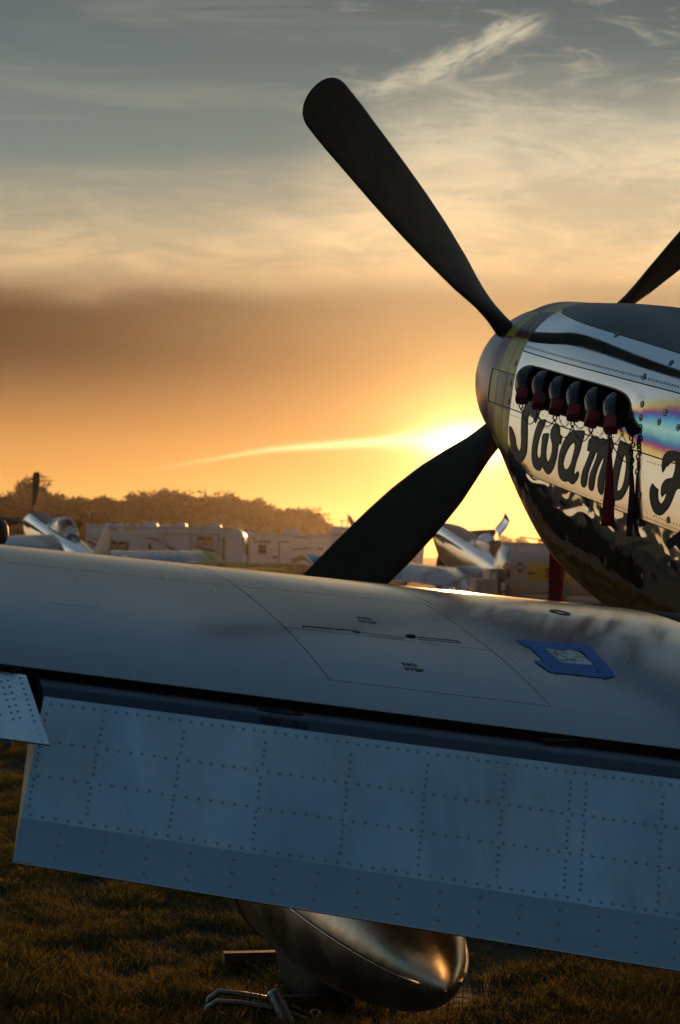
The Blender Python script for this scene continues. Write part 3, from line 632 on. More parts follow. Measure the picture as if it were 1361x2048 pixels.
# ---- lettering laid on the cowl
LETTERS = {'S':([(0.768,0.025),(0.771,0.009),(0.755,-0.017),(0.742,-0.046),(0.73,-0.069),(0.718,-0.068),(0.699,-0.054),(0.678,-0.045),(0.659,-0.043),(0.647,-0.051),(0.646,-0.064),(0.651,-0.092),(0.662,-0.123),(0.669,-0.156),(0.673,-0.185),(0.67,-0.209),(0.646,-0.234),(0.609,-0.257),(0.56,-0.258),(0.52,-0.247),(0.487,-0.22),(0.467,-0.189),(0.453,-0.161),(0.448,-0.127),(0.481,-0.13),(0.511,-0.146),(0.536,-0.167),(0.547,-0.191),(0.57,-0.207),(0.587,-0.211),(0.6,-0.194),(0.599,-0.162),(0.589,-0.136),(0.577,-0.087),(0.572,-0.053),(0.587,-0.025),(0.609,0.001),(0.636,0.007),(0.675,0.012),(0.721,0.014),(0.746,0.024)],[]),'w':([(0.757,-0.048),(0.817,-0.034),(0.827,-0.036),(0.823,-0.045),(0.815,-0.063),(0.801,-0.086),(0.787,-0.113),(0.779,-0.142),(0.776,-0.17),(0.781,-0.189),(0.797,-0.199),(0.813,-0.192),(0.815,-0.176),(0.81,-0.141),(0.806,-0.11),(0.815,-0.094),(0.835,-0.088),(0.868,-0.082),(0.869,-0.102),(0.864,-0.13),(0.864,-0.157),(0.871,-0.181),(0.886,-0.196),(0.898,-0.189),(0.909,-0.171),(0.915,-0.148),(0.91,-0.122),(0.899,-0.11),(0.883,-0.095),(0.878,-0.078),(0.885,-0.059),(0.9,-0.04),(0.924,-0.031),(0.948,-0.034),(0.962,-0.045),(0.97,-0.07),(0.988,-0.069),(0.992,-0.083),(0.989,-0.106),(0.969,-0.109),(0.969,-0.133),(0.968,-0.166),(0.955,-0.203),(0.935,-0.229),(0.912,-0.245),(0.879,-0.243),(0.854,-0.232),(0.841,-0.225),(0.829,-0.244),(0.808,-0.25),(0.778,-0.249),(0.747,-0.24),(0.726,-0.214),(0.719,-0.176),(0.721,-0.139),(0.728,-0.106),(0.741,-0.076)],[]),'a':([(1.064,-0.037),(1.113,-0.024),(1.168,-0.015),(1.18,-0.021),(1.178,-0.04),(1.169,-0.061),(1.165,-0.089),(1.153,-0.12),(1.141,-0.15),(1.134,-0.18),(1.135,-0.194),(1.148,-0.191),(1.155,-0.181),(1.17,-0.177),(1.179,-0.189),(1.169,-0.212),(1.147,-0.231),(1.128,-0.24),(1.106,-0.237),(1.09,-0.234),(1.065,-0.242),(1.043,-0.243),(1.014,-0.237),(0.993,-0.218),(0.983,-0.191),(0.982,-0.156),(0.989,-0.126),(1.006,-0.092),(1.03,-0.063)],[[(1.103,-0.077),(1.111,-0.093),(1.105,-0.124),(1.097,-0.159),(1.081,-0.181),(1.063,-0.192),(1.044,-0.191),(1.031,-0.175),(1.037,-0.147),(1.056,-0.113),(1.08,-0.087)]]),'m':([(1.218,-0.044),(1.234,-0.032),(1.265,-0.017),(1.29,-0.017),(1.307,-0.024),(1.329,-0.013),(1.359,-0.015),(1.396,0.004),(1.42,-0.015),(1.427,-0.029),(1.418,-0.063),(1.404,-0.097),(1.394,-0.131),(1.392,-0.166),(1.394,-0.2),(1.392,-0.221),(1.377,-0.229),(1.355,-0.222),(1.34,-0.202),(1.335,-0.176),(1.346,-0.136),(1.358,-0.107),(1.36,-0.081),(1.342,-0.105),(1.326,-0.136),(1.316,-0.17),(1.316,-0.198),(1.312,-0.222),(1.299,-0.23),(1.279,-0.229),(1.266,-0.218),(1.262,-0.195),(1.268,-0.162),(1.285,-0.131),(1.3,-0.098),(1.303,-0.076),(1.294,-0.078),(1.282,-0.103),(1.266,-0.134),(1.254,-0.165),(1.252,-0.195),(1.25,-0.217),(1.235,-0.23),(1.215,-0.231),(1.199,-0.218),(1.196,-0.195),(1.203,-0.166),(1.22,-0.134),(1.235,-0.101),(1.241,-0.085),(1.219,-0.088),(1.217,-0.075)],[]),'p':([(1.466,0.006),(1.497,0.003),(1.53,0.002),(1.555,0.005),(1.576,-0.023),(1.59,-0.047),(1.595,-0.077),(1.591,-0.113),(1.584,-0.151),(1.568,-0.181),(1.547,-0.206),(1.521,-0.219),(1.493,-0.224),(1.494,-0.238),(1.491,-0.266),(1.477,-0.278),(1.458,-0.28),(1.447,-0.275),(1.457,-0.255),(1.458,-0.22),(1.455,-0.187),(1.445,-0.144),(1.447,-0.109),(1.454,-0.069),(1.458,-0.037)],[[(1.518,-0.043),(1.53,-0.05),(1.541,-0.07),(1.544,-0.096),(1.544,-0.128),(1.538,-0.158),(1.524,-0.177),(1.5,-0.185),(1.498,-0.169),(1.501,-0.128),(1.507,-0.086),(1.513,-0.058)]]),'F':([(1.757,-0.1),(1.773,-0.108),(1.791,-0.112),(1.808,-0.114),(1.809,-0.133),(1.817,-0.149),(1.828,-0.158),(1.84,-0.16),(1.85,-0.154),(1.862,-0.138),(1.868,-0.116),(1.857,-0.121),(1.839,-0.139),(1.827,-0.123),(1.824,-0.104),(1.83,-0.086),(1.845,-0.07),(1.865,-0.061),(1.894,-0.053),(1.9,-0.036),(1.902,-0.016),(1.9,0.006),(1.88,0.006),(1.852,-0.018),(1.838,-0.026),(1.829,-0.039),(1.821,-0.051),(1.811,-0.041),(1.804,-0.023),(1.804,0.002),(1.812,0.016),(1.832,0.033),(1.862,0.041),(1.919,0.046),(1.989,0.051),(2.002,0.017),(1.962,0.004),(1.961,-0.014),(1.96,-0.043),(2.018,-0.034),(2.027,-0.066),(1.959,-0.08),(1.935,-0.088),(1.927,-0.105),(1.916,-0.133),(1.903,-0.158),(1.883,-0.179),(1.861,-0.197),(1.841,-0.205),(1.818,-0.206),(1.792,-0.199),(1.771,-0.184),(1.755,-0.163),(1.745,-0.14),(1.746,-0.12)],[]),'blk':([(1.904,-0.288),(1.955,-0.254),(2.015,-0.214),(2.054,-0.227),(2.029,-0.27),(2.056,-0.296),(2.016,-0.294),(1.98,-0.279),(1.938,-0.308)],[])}
def decal(name, outer, holes, mt, off, parent=AC, conf=None, step=.035):
    conf = conf or (lambda x, z: side(x, z, off))
    loops = [[Vector((p[0], p[1], 0)) for p in outer]] + [[Vector((p[0], p[1], 0)) for p in h] for h in holes]
    tris = tessellate_polygon(loops); flat = [p for l in loops for p in l]
    b_ = bmesh.new(); vs = [b_.verts.new(p) for p in flat]
    for t_ in tris:
        try: b_.faces.new([vs[i] for i in t_])
        except ValueError: pass
    for _ in range(4):
        es = [e_ for e_ in b_.edges if e_.calc_length() > step]
        if not es: break
        bmesh.ops.subdivide_edges(b_, edges=es, cuts=1, use_grid_fill=False); bmesh.ops.triangulate(b_, faces=b_.faces)
    for v in b_.verts: v.co = conf(v.co.x, v.co.y)
    return bmobj(name, b_, mt, parent, True)
def smooth_loop(pts, it=1):
    for _ in range(it):
        o = []
        n = len(pts)
        for i in range(n):
            a, b = pts[i], pts[(i + 1) % n]; o += [(a[0] * .8 + b[0] * .2, a[1] * .8 + b[1] * .2), (a[0] * .2 + b[0] * .8, a[1] * .2 + b[1] * .8)]
        pts = o
    return pts
def inset(pts, dx_, dz_):
    n = len(pts); ar = sum(pts[i][0] * pts[(i + 1) % n][1] - pts[(i + 1) % n][0] * pts[i][1] for i in range(n)); s = 1 if ar > 0 else -1; o = []
    for i in range(n):
        a, b = pts[i - 1], pts[(i + 1) % n]; t_ = (b[0] - a[0], b[1] - a[1]); l_ = math.hypot(*t_) or 1
        o.append((pts[i][0] - s * t_[1] / l_ * dx_, pts[i][1] + s * t_[0] / l_ * dz_))
    return o
for k, (o_, h_) in LETTERS.items():
    o_ = smooth_loop(o_); h_ = [smooth_loop(q) for q in h_]
    if k == 'blk': decal('black_marking', o_, h_, M['black'], .0016); continue
    e_ = decal('letter', o_, h_, M['letteredge'], .0012)
    try: decal('letter_fill', inset(o_, .010, .006), [inset(q, -.009, -.005) for q in h_], M['letter'], .0020, e_)
    except Exception: pass
texto('stencil_number', 'E080', .034, lambda u, v: side(1.497 + u * 1.1, -.302 + v * .62 + u * .0, .0014), M['rivetdirt'], AC)

# ---- spinner and propeller
V, F = grid(lambda x, a: spin_pt(x, a), [.147, .14] + [.13 - .53 * (i / 20) ** 1.2 for i in range(1, 20)] + [-.41, -.42, -.429], [2 * pi * i / 64 for i in range(65)])
sp_ = mesh('spinner', V, F, M['spin'], AC)
ALPHA = 47.3
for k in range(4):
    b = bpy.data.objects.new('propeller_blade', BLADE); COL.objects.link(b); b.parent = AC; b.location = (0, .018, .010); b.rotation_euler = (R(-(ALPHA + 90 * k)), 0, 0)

# ---- exhaust stacks
for k in range(6):
    x = .708 + .152 * k; bm = bmesh.new()
    z = .056 + .004 * k
    kp = [(-(x - .118), .33, z + .060), (-(x - .114), .385, z + .064), (-(x - .100), .425, z + .062), (-(x - .075), .453, z + .048), (-(x - .046), .466, z + .026), (-(x - .022), .471, z + .002)]
    pp_ = [tuple(np.interp(q, range(6), [p[i] for p in kp]) for i in range(3)) for q in np.linspace(0, 5, 21)]
    for _ in range(3): pp_ = [pp_[0]] + [tuple((pp_[i - 1][j] + 2 * pp_[i][j] + pp_[i + 1][j]) / 4 for j in range(3)) for i in range(1, 20)] + [pp_[-1]]
    tube(bm, pp_, [float(v) for v in np.interp(np.linspace(0, 5, 21), range(6), [.030, .033, .035, .034, .031, .027])], 20)
    bmobj('exhaust_stack', bm, M['exh'], AC)
# red covers in the stacks, all strung on one wire
EC = empty('exhaust_cover_set'); tag(EC, 'string of six red exhaust covers wired together in the stacks with hanging streamers', 'exhaust covers')
def aw_(p): return ACM @ Vector(p)
tips = []
for k in range(6):
    x = .708 + .152 * k; z = .056 + .004 * k
    c0 = Vector((-(x - .026), .470, z + .006)); c1 = Vector((-(x + .016), .494, z - .040)); dirv = (c1 - c0).normalized()
    Mx = ACM @ Matrix.Translation((c0 + c1) / 2) @ dirv.to_track_quat('Z', 'Y').to_matrix().to_4x4() @ Matrix.Rotation(random.uniform(-.3, .3), 4, 'Z')
    bm = bmesh.new(); r_ = .0255
    ring = lambda zz, rr: [bm.verts.new(Mx @ Vector((rr * cos(2 * pi * i / 16) * (1 / max(abs(cos(2 * pi * i / 16)), abs(sin(2 * pi * i / 16)))) ** .7, rr * sin(2 * pi * i / 16) * (1 / max(abs(cos(2 * pi * i / 16)), abs(sin(2 * pi * i / 16)))) ** .7, zz))) for i in range(16)]
    rr_ = [ring(-.030, r_ * .80), ring(-.026, r_ * .98), ring(.026, r_ * 1.02), ring(.030, r_ * .9)]
    for p_, q_ in zip(rr_, rr_[1:]):
        for i in range(16): bm.faces.new((p_[i], p_[(i + 1) % 16], q_[(i + 1) % 16], q_[i]))
    bm.faces.new(rr_[0][::-1]); bm.faces.new(rr_[-1]); bmobj('cover', bm, M['redplug'], EC, False)
    tp = aw_(c1 + dirv * .012); tips.append(tp)
    bm = bmesh.new(); tube(bm, [tp + Vector((0, 0, .01)), tp + Vector((.008, -.01, -.012)), tp + Vector((0, -.012, -.026)), tp + Vector((-.008, -.01, -.012)), tp + Vector((0, 0, .008))], .003, 5); bmobj('ring', bm, M['steel'], EC)
def sag(a, b, d, n=12): return [a.lerp(b, i / n) + Vector((0, -.01, -d * 4 * (i / n) * (1 - i / n) - .015)) for i in range(n + 1)]
for i in range(5): tubeo('wire', sag(tips[i], tips[i + 1], (.055, .04, .06, .05, .035)[i]), .0022, M['wire'], EC, 5)
chn = aw_((-1.575, .455, .075)); tubeo('wire', sag(tips[5], chn + Vector((0, 0, -.12)), .03), .0022, M['wire'], EC, 5)
def ribbon(name, top, length, w0, w1, mt, parent, n=14, amp=.006, twist=.0, fdirv=Vector((1, -.15, 0)), folds=6):
    fd = fdirv.normalized(); nn = Vector((0, 0, 1)).cross(fd)
    def f(u, v):
        ww = w0 + (w1 - w0) * min(1, u * 1.0) ** .8; p = top + Vector((0, 0, -length * u)); t_ = twist * u
        d_ = fd * cos(t_) + nn * sin(t_)
        return p + d_ * ww * (v - .5) + nn * amp * sin(u * folds + v * 2.2) * u + fd * .35 * amp * sin(u * 5)
    V, F = grid(f, lin(0, 1, n), lin(0, 1, 4)); o = mesh(name, V, F, mt, parent); md = o.modifiers.new('s', 'SOLIDIFY'); md.thickness = .0012; return f
t5 = tips[5]
tubeo('wire', [t5, t5 + Vector((0, 0, -.05))], .004, M['steel'], EC, 5)
ribbon('streamer', t5 + Vector((0, -.012, -.05)), .295, .010, .052, M['redcloth'], EC, amp=.004)
bm = bmesh.new(); cp = [chn + Vector((.004 * sin(i * 1.7), -.004 * (i % 2), -.014 * i)) for i in range(13)]
for i, p in enumerate(cp):
    bm = bmesh.new()
    a = (1, .2, 0) if i % 2 else (.1, 1, 0); a = Vector(a).normalized(); tube(bm, [p + a * .007 * cos(t_) + Vector((0, 0, .011 * sin(t_))) for t_ in [2 * pi * j / 8 for j in range(9)]], .0028, 5, False)
    bmobj('chain_link', bm, M['black'], EC)
ribbon('streamer', chn + Vector((0, 0, -.17)), .24, .014, .034, M['darkred'], EC, amp=.010, twist=.9, folds=9)
# long red streamer under the chin intake
RB = empty('warning_streamer'); tag(RB, 'long red warning streamer hanging under the nose intake', 'streamer')
rt = aw_((-.16, 0, -.44)); rf = ribbon('cloth', Vector((.958, rt.y, rt.z + .05)), .98, .064, .068, M['redcloth'], RB, n=26, amp=.006, fdirv=Vector((1, .1, 0)))
texto('lettering', 'REMOVE BEFORE FLIGHT', .062, lambda u, v: rf(.60 + u / .98, .5 + v / .068 * 1.0 - .32) + Vector((0, -.0035, 0)), M['darkred'], RB, align='CENTER', bold=.001)

# ---- left wing
def wpanel(t0, t1, y0, y1, ny=12, nt=10, off=0.0, name='skin_panel', mt=None, g=.0014, par=AC, s=1, g0=None, g1=None):
    def f(y, v):
        c = CHy(y); a = (t0(y) if callable(t0) else t0) + (g if g0 is None else g0(y)) / c; b = (t1(y) if callable(t1) else t1) - (g if g1 is None else g1) / c
        t = a + (b - a) * (v if not (a < .02) else v ** 2.0); return wing(t, y, off, False, s)
    V, F = grid(f, lin(y0 + g, y1 - g, ny), lin(0, 1, nt), flip=(s > 0)); return mesh(name, V, F, mt or M['wing'], par)
Y1, Y2 = 1.745, 2.366
ts_ = lambda y: .302 + .017 * (y - 1.72) / .65
te_ = lambda y: .528
def tip_ys(): return lin(3.17, HS - .22, 10) + [HS - .22 + .22 * q for q in (.3, .55, .75, .88, .96, 1)]
IG = 2.0e-9
wpanel(0, ts_, Y1 - .03, Y2, 10, 22)
wpanel(ts_, lambda y: .528, Y1, Y2, 10, 10)
wpanel(lambda y: .528, lambda y: .705, Y1, Y2, 10, 8)
wpanel(0, .325, Y2, 5.02, 24, 22)
wpanel(.325, .705, Y2, 5.02, 24, 10, g1=0)
wpanel(0, .705, .30, Y1 - .0305, 16, 40, g1=0)
wpanel(.302, .705, Y1 - .0322, Y1, 1, 24, g1=0)
wpanel(.705, SLOT, .30, 5.02, 60, 4, g0=lambda y: .0014 if Y1 < y < Y2 else 0.0)
V, F = grid(lambda y, v: wing(v ** 1.7, y), lin(5.023, HS - .22, 3) + [HS - .22 + .22 * q for q in (.3, .55, .75, .88, .96, 1)], lin(0, 1, 34), True); mesh('wing_tip', V, F, M['wing'], AC)
V, F = grid(lambda y, v: wing(v ** 1.7 * (.80 if y < 5.02 else 1.0), y, 0, True), lin(.3, 5.02, 24) + lin(5.021, HS - .22, 3) + [HS - .22 + .22 * q for q in (.3, .55, .75, .88, .96, 1)], lin(0, 1, 26)); mesh('lower_skin', V, F, M['under'], AC)
V, F = grid(lambda y, v: wing(.012 + (SLOT - .047) * v ** 1.6, y, -.005), lin(.32, 5.0, 40), lin(0, 1, 24), True); mesh('wing_structure', V, F, M['seam'], AC)
def spar(y, v): a, b = wing(SLOT - .035, y, -.004), wing(.74, y, .003, True); return a.lerp(b, v)
V, F = grid(spar, lin(.32, 5.02, 20), [0, 1]); mesh('rear_spar', V, F, M['seam'], AC)
def lipf(y, v): p = wing(SLOT - .0008, y); return p + Vector((0, 0, -.0035 * v))
V, F = grid(lipf, lin(.32, 5.02, 30), [0, 1]); mesh('skin_lip', V, F, M['seam'], AC)
# right wing, mostly hidden by the nose
V, F = wing_loop(.3, HS, 10, -1); mesh('right_wing', V, F, M['wing'], AC)
# wing leading edge fillet against the fuselage
def fil(u, v):
    y = .30 + .40 * u; x0 = LEx(y); p = wing(.0 + .32 * v ** 1.5, y, 0.001); p.x += .26 * (1 - u) ** 1.6 * (1 - v) ** 1.2; p.z -= .06 * (1 - u) ** 2 * (1 - v); return p
V, F = grid(fil, lin(0, 1, 10), lin(0, 1, 14), True); mesh('root_fillet', V, F, M['black'], AC)
def fil2(u, v): p = fil(u, 0); q = wing(.35, .30 + .40 * u, 0, True); return p.lerp(q, v)
V, F = grid(fil2, lin(0, 1, 10), lin(0, 1, 6)); mesh('root_fillet_underside', V, F, M['under'], AC)

bm = bmesh.new(); box(bm, -3.3, -1.9, -.44, .44, -.97, -.55, .08); bmobj('belly_fairing', bm, M['black'], AC)
# black walkway beside the fuselage
V, F = grid(lambda y, v: wing(.004 + .77 * v ** 1.6, y, .0022), lin(.40, .735, 6), lin(0, 1, 30), True); mesh('black_walkway', V, F, M['olive'] if False else M['black'], AC)
# thin engraved lines, filler cap, marks on the wing
def wline(pts, wd=.0014, off=.0006, n=14):
    bm = bmesh.new()
    for i in range(len(pts) - 1):
        (ta, ya), (tb_, yb) = pts[i], pts[i + 1]
        q = [wing(ta + (tb_ - ta) * k / n, ya + (yb - ya) * k / n, off) for k in range(n + 1)]; tube(bm, q, wd * .6, 4)
    return bm
bmobj('gun_door_hinge', wline([(.523, 2.305), (.513, 2.303), (.508, 2.155)]), M['seam'], AC)
bmobj('gun_door_hinge', wline([(.506, 1.965), (.501, 1.828), (.510, 1.822)]), M['seam'], AC)
bmobj('gun_door_hinge', wline([(.515, 1.96), (.510, 1.828)], .0010), M['seam'], AC)
for (t_, y_) in ((.508, 2.140), (.5045, 1.972)):
    bm = bmesh.new(); disc(bm, wing(t_, y_, .0015), (0, 0, 1), .011, 8, .004)
    for v in bm.verts: v.co.y = (v.co.y - y_) * 1.5 + y_
    bmobj('door_latch', bm, M['black'] if y_ < 2 else M['steel'], AC)
bm = bmesh.new(); cc = (.261, 1.222)
for rr, wd in ((.036, .0013), (.025, .0009)):
    tube(bm, [wing(cc[0] + rr * cos(a) / 2.3, cc[1] + rr * sin(a) * .9, .001) for a in [2 * pi * i / 24 for i in range(25)]], wd, 4, False)
bmobj('filler_cap', bm, M['black'], AC)
def wtext(s, t, y, size, name='stencil', mt=None, sk=0.0, bold=.001):
    c = CHy(y); return texto(name, s, size, lambda u, v: wing(t - v / c, y - u + sk * v, .0009), mt or M['ink'], AC, bold=bold)
wtext('NO', .441, 2.055, .027); wtext('STEP', .459, 2.060, .027)
wtext('NO', .627, 2.078, .027); wtext('STEP', .643, 2.078, .027)
wtext('AMMUNITION AND', .5155, 2.062, .017, bold=0); wtext('GUN ACCESS', .524, 2.062, .017, bold=0)
wtext('AMMUNITION DOOR', .536, 2.955, .014, bold=0, mt=M['rivet'])
# picture taped to the wing
TP = empty('taped_picture'); tag(TP, 'small colour picture held to the wing with blue masking tape', 'picture')
def wq(t, y, off): return ACM @ wing(t, y, off)
def wquad(name, q, mt, par, off, n=8, jag=.0):
    def f(u, v):
        a = [q[0][k] + (q[1][k] - q[0][k]) * u for k in (0, 1)]; b = [q[3][k] + (q[2][k] - q[3][k]) * u for k in (0, 1)]
        t_, y_ = a[0] + (b[0] - a[0]) * v, a[1] + (b[1] - a[1]) * v
        if jag and u in (0, 1): y_ += jag * (.5 - abs(v - .5)) * (1 if u == 0 else -1) + random.uniform(-.003, .003)
        return wq(t_, y_, off + .0008 * abs(sin(u * 9 + v * 3)) * (1 if jag else .3))
    V, F = grid(f, lin(0, 1, n), lin(0, 1, n), True); return mesh(name, V, F, mt, par)
wquad('picture', [(.490, 1.572), (.480, 1.430), (.558, 1.438), (.568, 1.585)], M['picture'], TP, .0008)
wquad('tape_strip', [(.463, 1.603), (.449, 1.345), (.481, 1.372), (.496, 1.600)], M['tape'], TP, .0012, jag=.006)
wquad('tape_strip', [(.552, 1.640), (.545, 1.448), (.590, 1.470), (.592, 1.632)], M['tape'], TP, .0016, jag=.006)
wquad('tape_strip', [(.468, 1.586), (.474, 1.536), (.578, 1.560), (.596, 1.618)], M['tape'], TP, .0020, jag=.0)
wquad('tape_strip', [(.447, 1.395), (.450, 1.355), (.578, 1.412), (.594, 1.468)], M['tape'], TP, .0024, jag=.0)

# ---- flap, hanging down
PRF = [(.028, -.088), (.000, -.078), (-.022, -.056), (-.020, -.030), (.018, -.0195), (.055, -.0262), (.085, -.0450), (.244, -.310), (.296, -.402)]
SA = 6       # index where the upper sheet starts
def flp(s, y, off=0.0):
    """s 0..1 along the visible upper sheet (0 = its top edge, .75 = strip seam, 1 = trailing edge)"""
    A, S_, E_ = PRF[6], PRF[7], PRF[8]
    if s < .75: u = s / .75; d = (A[0] + (S_[0] - A[0]) * u, A[1] + (S_[1] - A[1]) * u); n_ = Vector((-.84, 0, .543)); bul = -.003 * sin(pi * min(1, max(0, u)))
    else: u = (s - .75) / .25; d = (S_[0] + (E_[0] - S_[0]) * u, S_[1] + (E_[1] - S_[1]) * u); n_ = Vector((-.918, 0, .395)); bul = 0
    yy = y + .09 * max(s, 0); p, k = slotpt(yy); return Vector((p.x - d[0] * k, p.y, p.z + d[1] * k)) + n_ * (off + bul)
FY0, FY1 = .62, 3.160
FLP = empty('flap', (0, 0, 0), 0, AC)
def nosef(y, v):
    k_ = v * 6; i = min(int(k_), 5); q = k_ - i; d = [PRF[i][j] + (PRF[i + 1][j] - PRF[i][j]) * q for j in (0, 1)]
    p, k = slotpt(y); return Vector((p.x - d[0] * k, p.y, p.z + d[1] * k))
V, F = grid(nosef, lin(FY0, FY1, 40), lin(0, 1, 24), True); mesh('flap_nose', V, F, M['flapnose'], FLP)
V, F = grid(lambda y, s: flp(s, y), lin(FY0, FY1, 60), lin(0, .748, 14), True); mesh('flap_skin', V, F, M['flap'], FLP)
V, F = grid(lambda y, s: flp(s, y, .0012), lin(FY0, FY1, 60), lin(.742, 1, 6), True); mesh('trailing_edge_strip', V, F, M['flap2'], FLP)
bm = bmesh.new(); tube(bm, [flp(1, y, -.0005) for y in lin(FY0, FY1, 40)], .0032, 8); bmobj('trailing_edge_bead', bm, M['skin'], FLP)
def undf(y, v):
    a = flp(1, y, -.004); b = nosef(y, 0); c_ = a.lerp(b, v); return c_ + Vector((.006, 0, -.004)) * sin(pi * v)
V, F = grid(undf, lin(FY0, FY1, 30), lin(0, 1, 10), True); mesh('flap_underskin', V, F, M['under'], FLP)
for yy in (FY0, FY1):
    ring = [nosef(yy, i / 12) for i in range(13)] + [flp(i / 8, yy) for i in range(1, 9)] + [undf(yy, i / 6) for i in range(1, 6)]; mesh('end_rib', ring, [tuple(range(len(ring)))], M['flapnose'], FLP, False)
bm = bmesh.new(); bmd = bmesh.new(); nrm = Vector((-.84, 0, .543)); nr2 = Vector((-.918, 0, .395))
def rivet(s, y, r=.0031, n_=nrm, dome=.0012):
    p = flp(s, y, .0006 + (.0014 if s > .75 else 0)); disc(bmd, p, n_, r * 1.3, 8); disc(bm, p + n_ * .0005, n_, r, 8, dome)
cols = [3.147, 3.01, 2.81, 2.605, 2.385, 2.185, 1.98, 1.80, 1.757, 1.545, 1.34, 1.13, .92, .70]
for row, st_ in ((.035, .0265), (.262, .0285), (.475, .0300), (.715, .0300)):
    for y in np.arange(FY0 + .03, FY1 - .01, st_):
        if row < .9: rivet(row + random.uniform(-.002, .002), y + random.uniform(-.001, .001))
for y in cols:
    ss = lin(.10, .70, 15) if y not in (1.80, 1.757) else lin(.09, .70, 17)
    for s in ss:
        if min(abs(s - q) for q in (.035, .262, .475, .715)) > .018: rivet(s + random.uniform(-.003, .003), y - .0 * s)
for y in np.arange(FY0 + .04, FY1, .1045):
    for s in (.79, .862, .94): rivet(s, y, .0028, nr2)
tag(bmobj('rivet', bm, M['rivet'], FLP), kind='stuff'); tag(bmobj('rivet_stain', bmd, M['rivetdirt'], FLP, False, False), kind='stuff')
# cable access slot and its stencil on the flap nose
def npt(y, v, off=.001): 
    p = nosef(y, v); q = nosef(y, v + .02) - p; n_ = Vector((q.z, 0, -q.x)).normalized(); n_ = n_ if n_.z > 0 else -n_; return p + n_ * off
bm = bmesh.new(); pts = []
for i in range(20):
    a = 2 * pi * i / 20; u = .058 * cos(a); u = math.copysign(min(abs(u) * 1.25, .058), u); pts.append(bm.verts.new(npt(2.557 + u, .700 + .085 * sin(a), .0015)))
bm.faces.new(pts); bmobj('cable_slot', bm, M['black'], FLP, False)
texto('stencil', 'AILERON CABLES', .0285, lambda u, v: npt(2.562 - u * .56, .965 - v * 4.2, .002), M['stencildark'], FLP, bold=.0012)
for yb in (2.80, 1.80):
    bm = bmesh.new(); p, k = slotpt(yb); box(bm, p.x - .022 if yb < 2 else p.x - .012, p.x + .02, yb - (.05 if yb < 2 else .012), yb + (.05 if yb < 2 else .012), p.z - .030, p.z - .012); bmobj('hinge_bracket', bm, M['black'], FLP, False)
# ---- aileron
AIL = empty('aileron', (0, 0, 0), 0, AC)
def ailf(y, v, off=0.0):
    c = CHy(y); p = wing(.797, y); q = wing(.945, y); t_ = p.lerp(q, v); t_.z += -.024 * v - .004 + off; return t_
V, F = grid(ailf, lin(3.195, 5.0, 16), lin(0, .72, 6), True); mesh('aileron_skin', V, F, M['flap'], AIL)
V, F = grid(lambda y, v: ailf(y, v, .001), lin(3.195, 5.0, 16), lin(.725, 1, 4), True); mesh('trailing_edge_strip', V, F, M['flap'], AIL)
def ailu(y, v): a = ailf(y, 1, -.003); b = ailf(y, 0) + Vector((.03, 0, -.07)); return a.lerp(b, v)
V, F = grid(ailu, lin(3.195, 5.0, 10), [0, .5, 1]); mesh('aileron_underskin', V, F, M['under'], AIL)
ring = [ailf(3.195, 0), ailf(3.195, 1), ailu(3.195, 0), ailu(3.195, 1)]; mesh('end_rib', ring, [(0, 1, 2, 3)], M['under'], AIL, False)
V, F = grid(lambda y, v: ailf(y, 0).lerp(ailf(y, 0) + Vector((.05, 0, -.03)), v), lin(3.195, 5.0, 10), [0, 1]); mesh('aileron_nose', V, F, M['flap2'], AIL)
bm = bmesh.new(); bmd = bmesh.new(); na = Vector((-.25, 0, .97)).normalized()
def riv_a(v, y, r=.0027): p = ailf(y, v, .0006); disc(bmd, p, na, r * 1.4, 8); disc(bm, p + na * .0005, na, r, 8, .0018)
for v in lin(.06, .68, 8): riv_a(v, 3.212)
for v in lin(.12, .66, 6): riv_a(v, 3.245); riv_a(v + .03, 3.262)
for v in (.78, .87, .95): riv_a(v, 3.21); riv_a(v, 3.5)
for y in np.arange(3.29, 4.9, .035): riv_a(.655, y)
for yv in (3.5, 3.8, 4.1): 
    for v in lin(.08, .6, 8): riv_a(v, yv)
tag(bmobj('rivet', bm, M['rivet'], AIL), kind='stuff'); tag(bmobj('rivet_stain', bmd, M['rivetdirt'], AIL, False, False), kind='stuff')
bm = bmesh.new(); p = ailf(3.235, -.03); tube(bm, [p + Vector((0, .022 * cos(a), .010 * sin(a) + .002)) for a in [2 * pi * i / 14 for i in range(15)]], .004, 6, False); box(bm, p.x - .002, p.x + .03, 3.205, 3.23, p.z - .01, p.z + .004); bmobj('hinge_bracket', bm, M['black'], AIL)

# ---- drop tank on its pylon
TK = empty('drop_tank', (0, 0, 0), 0, AC)
tk = lambda x, a, r_: Vector((-x, 1.985 + r_ * sin(a), -1.155 + r_ * cos(a)))
def tr(x):      # radius along the tank, nose 1.35 .. tail 3.70
    u = (x - 1.35) / 2.35; return .296 * (max(0, 1 - abs(2 * u - .86) ** 2.6 if u < .43 else 1 - ((u - .43) / .57) ** 2.5)) ** (.55 if u < .43 else .62)
xs_ = [1.35 + 2.35 * (.5 - .5 * cos(pi * i / 40)) for i in range(41)]
V, F = grid(lambda x, a: tk(x, a, max(tr(x), .002)), xs_, [2 * pi * i / 48 for i in range(49)]); mesh('tank_shell', V, F, M['tankm'], TK)
bm = bmesh.new()
for sg in (1, -1):
    for x0, x1 in ((1.45, 3.66),): tube(bm, [tk(x, sg * R(86), tr(x) + .002) for x in lin(x0, x1, 40)], .0055, 6)
bmobj('tank_seam', bm, M['tankm'], TK)
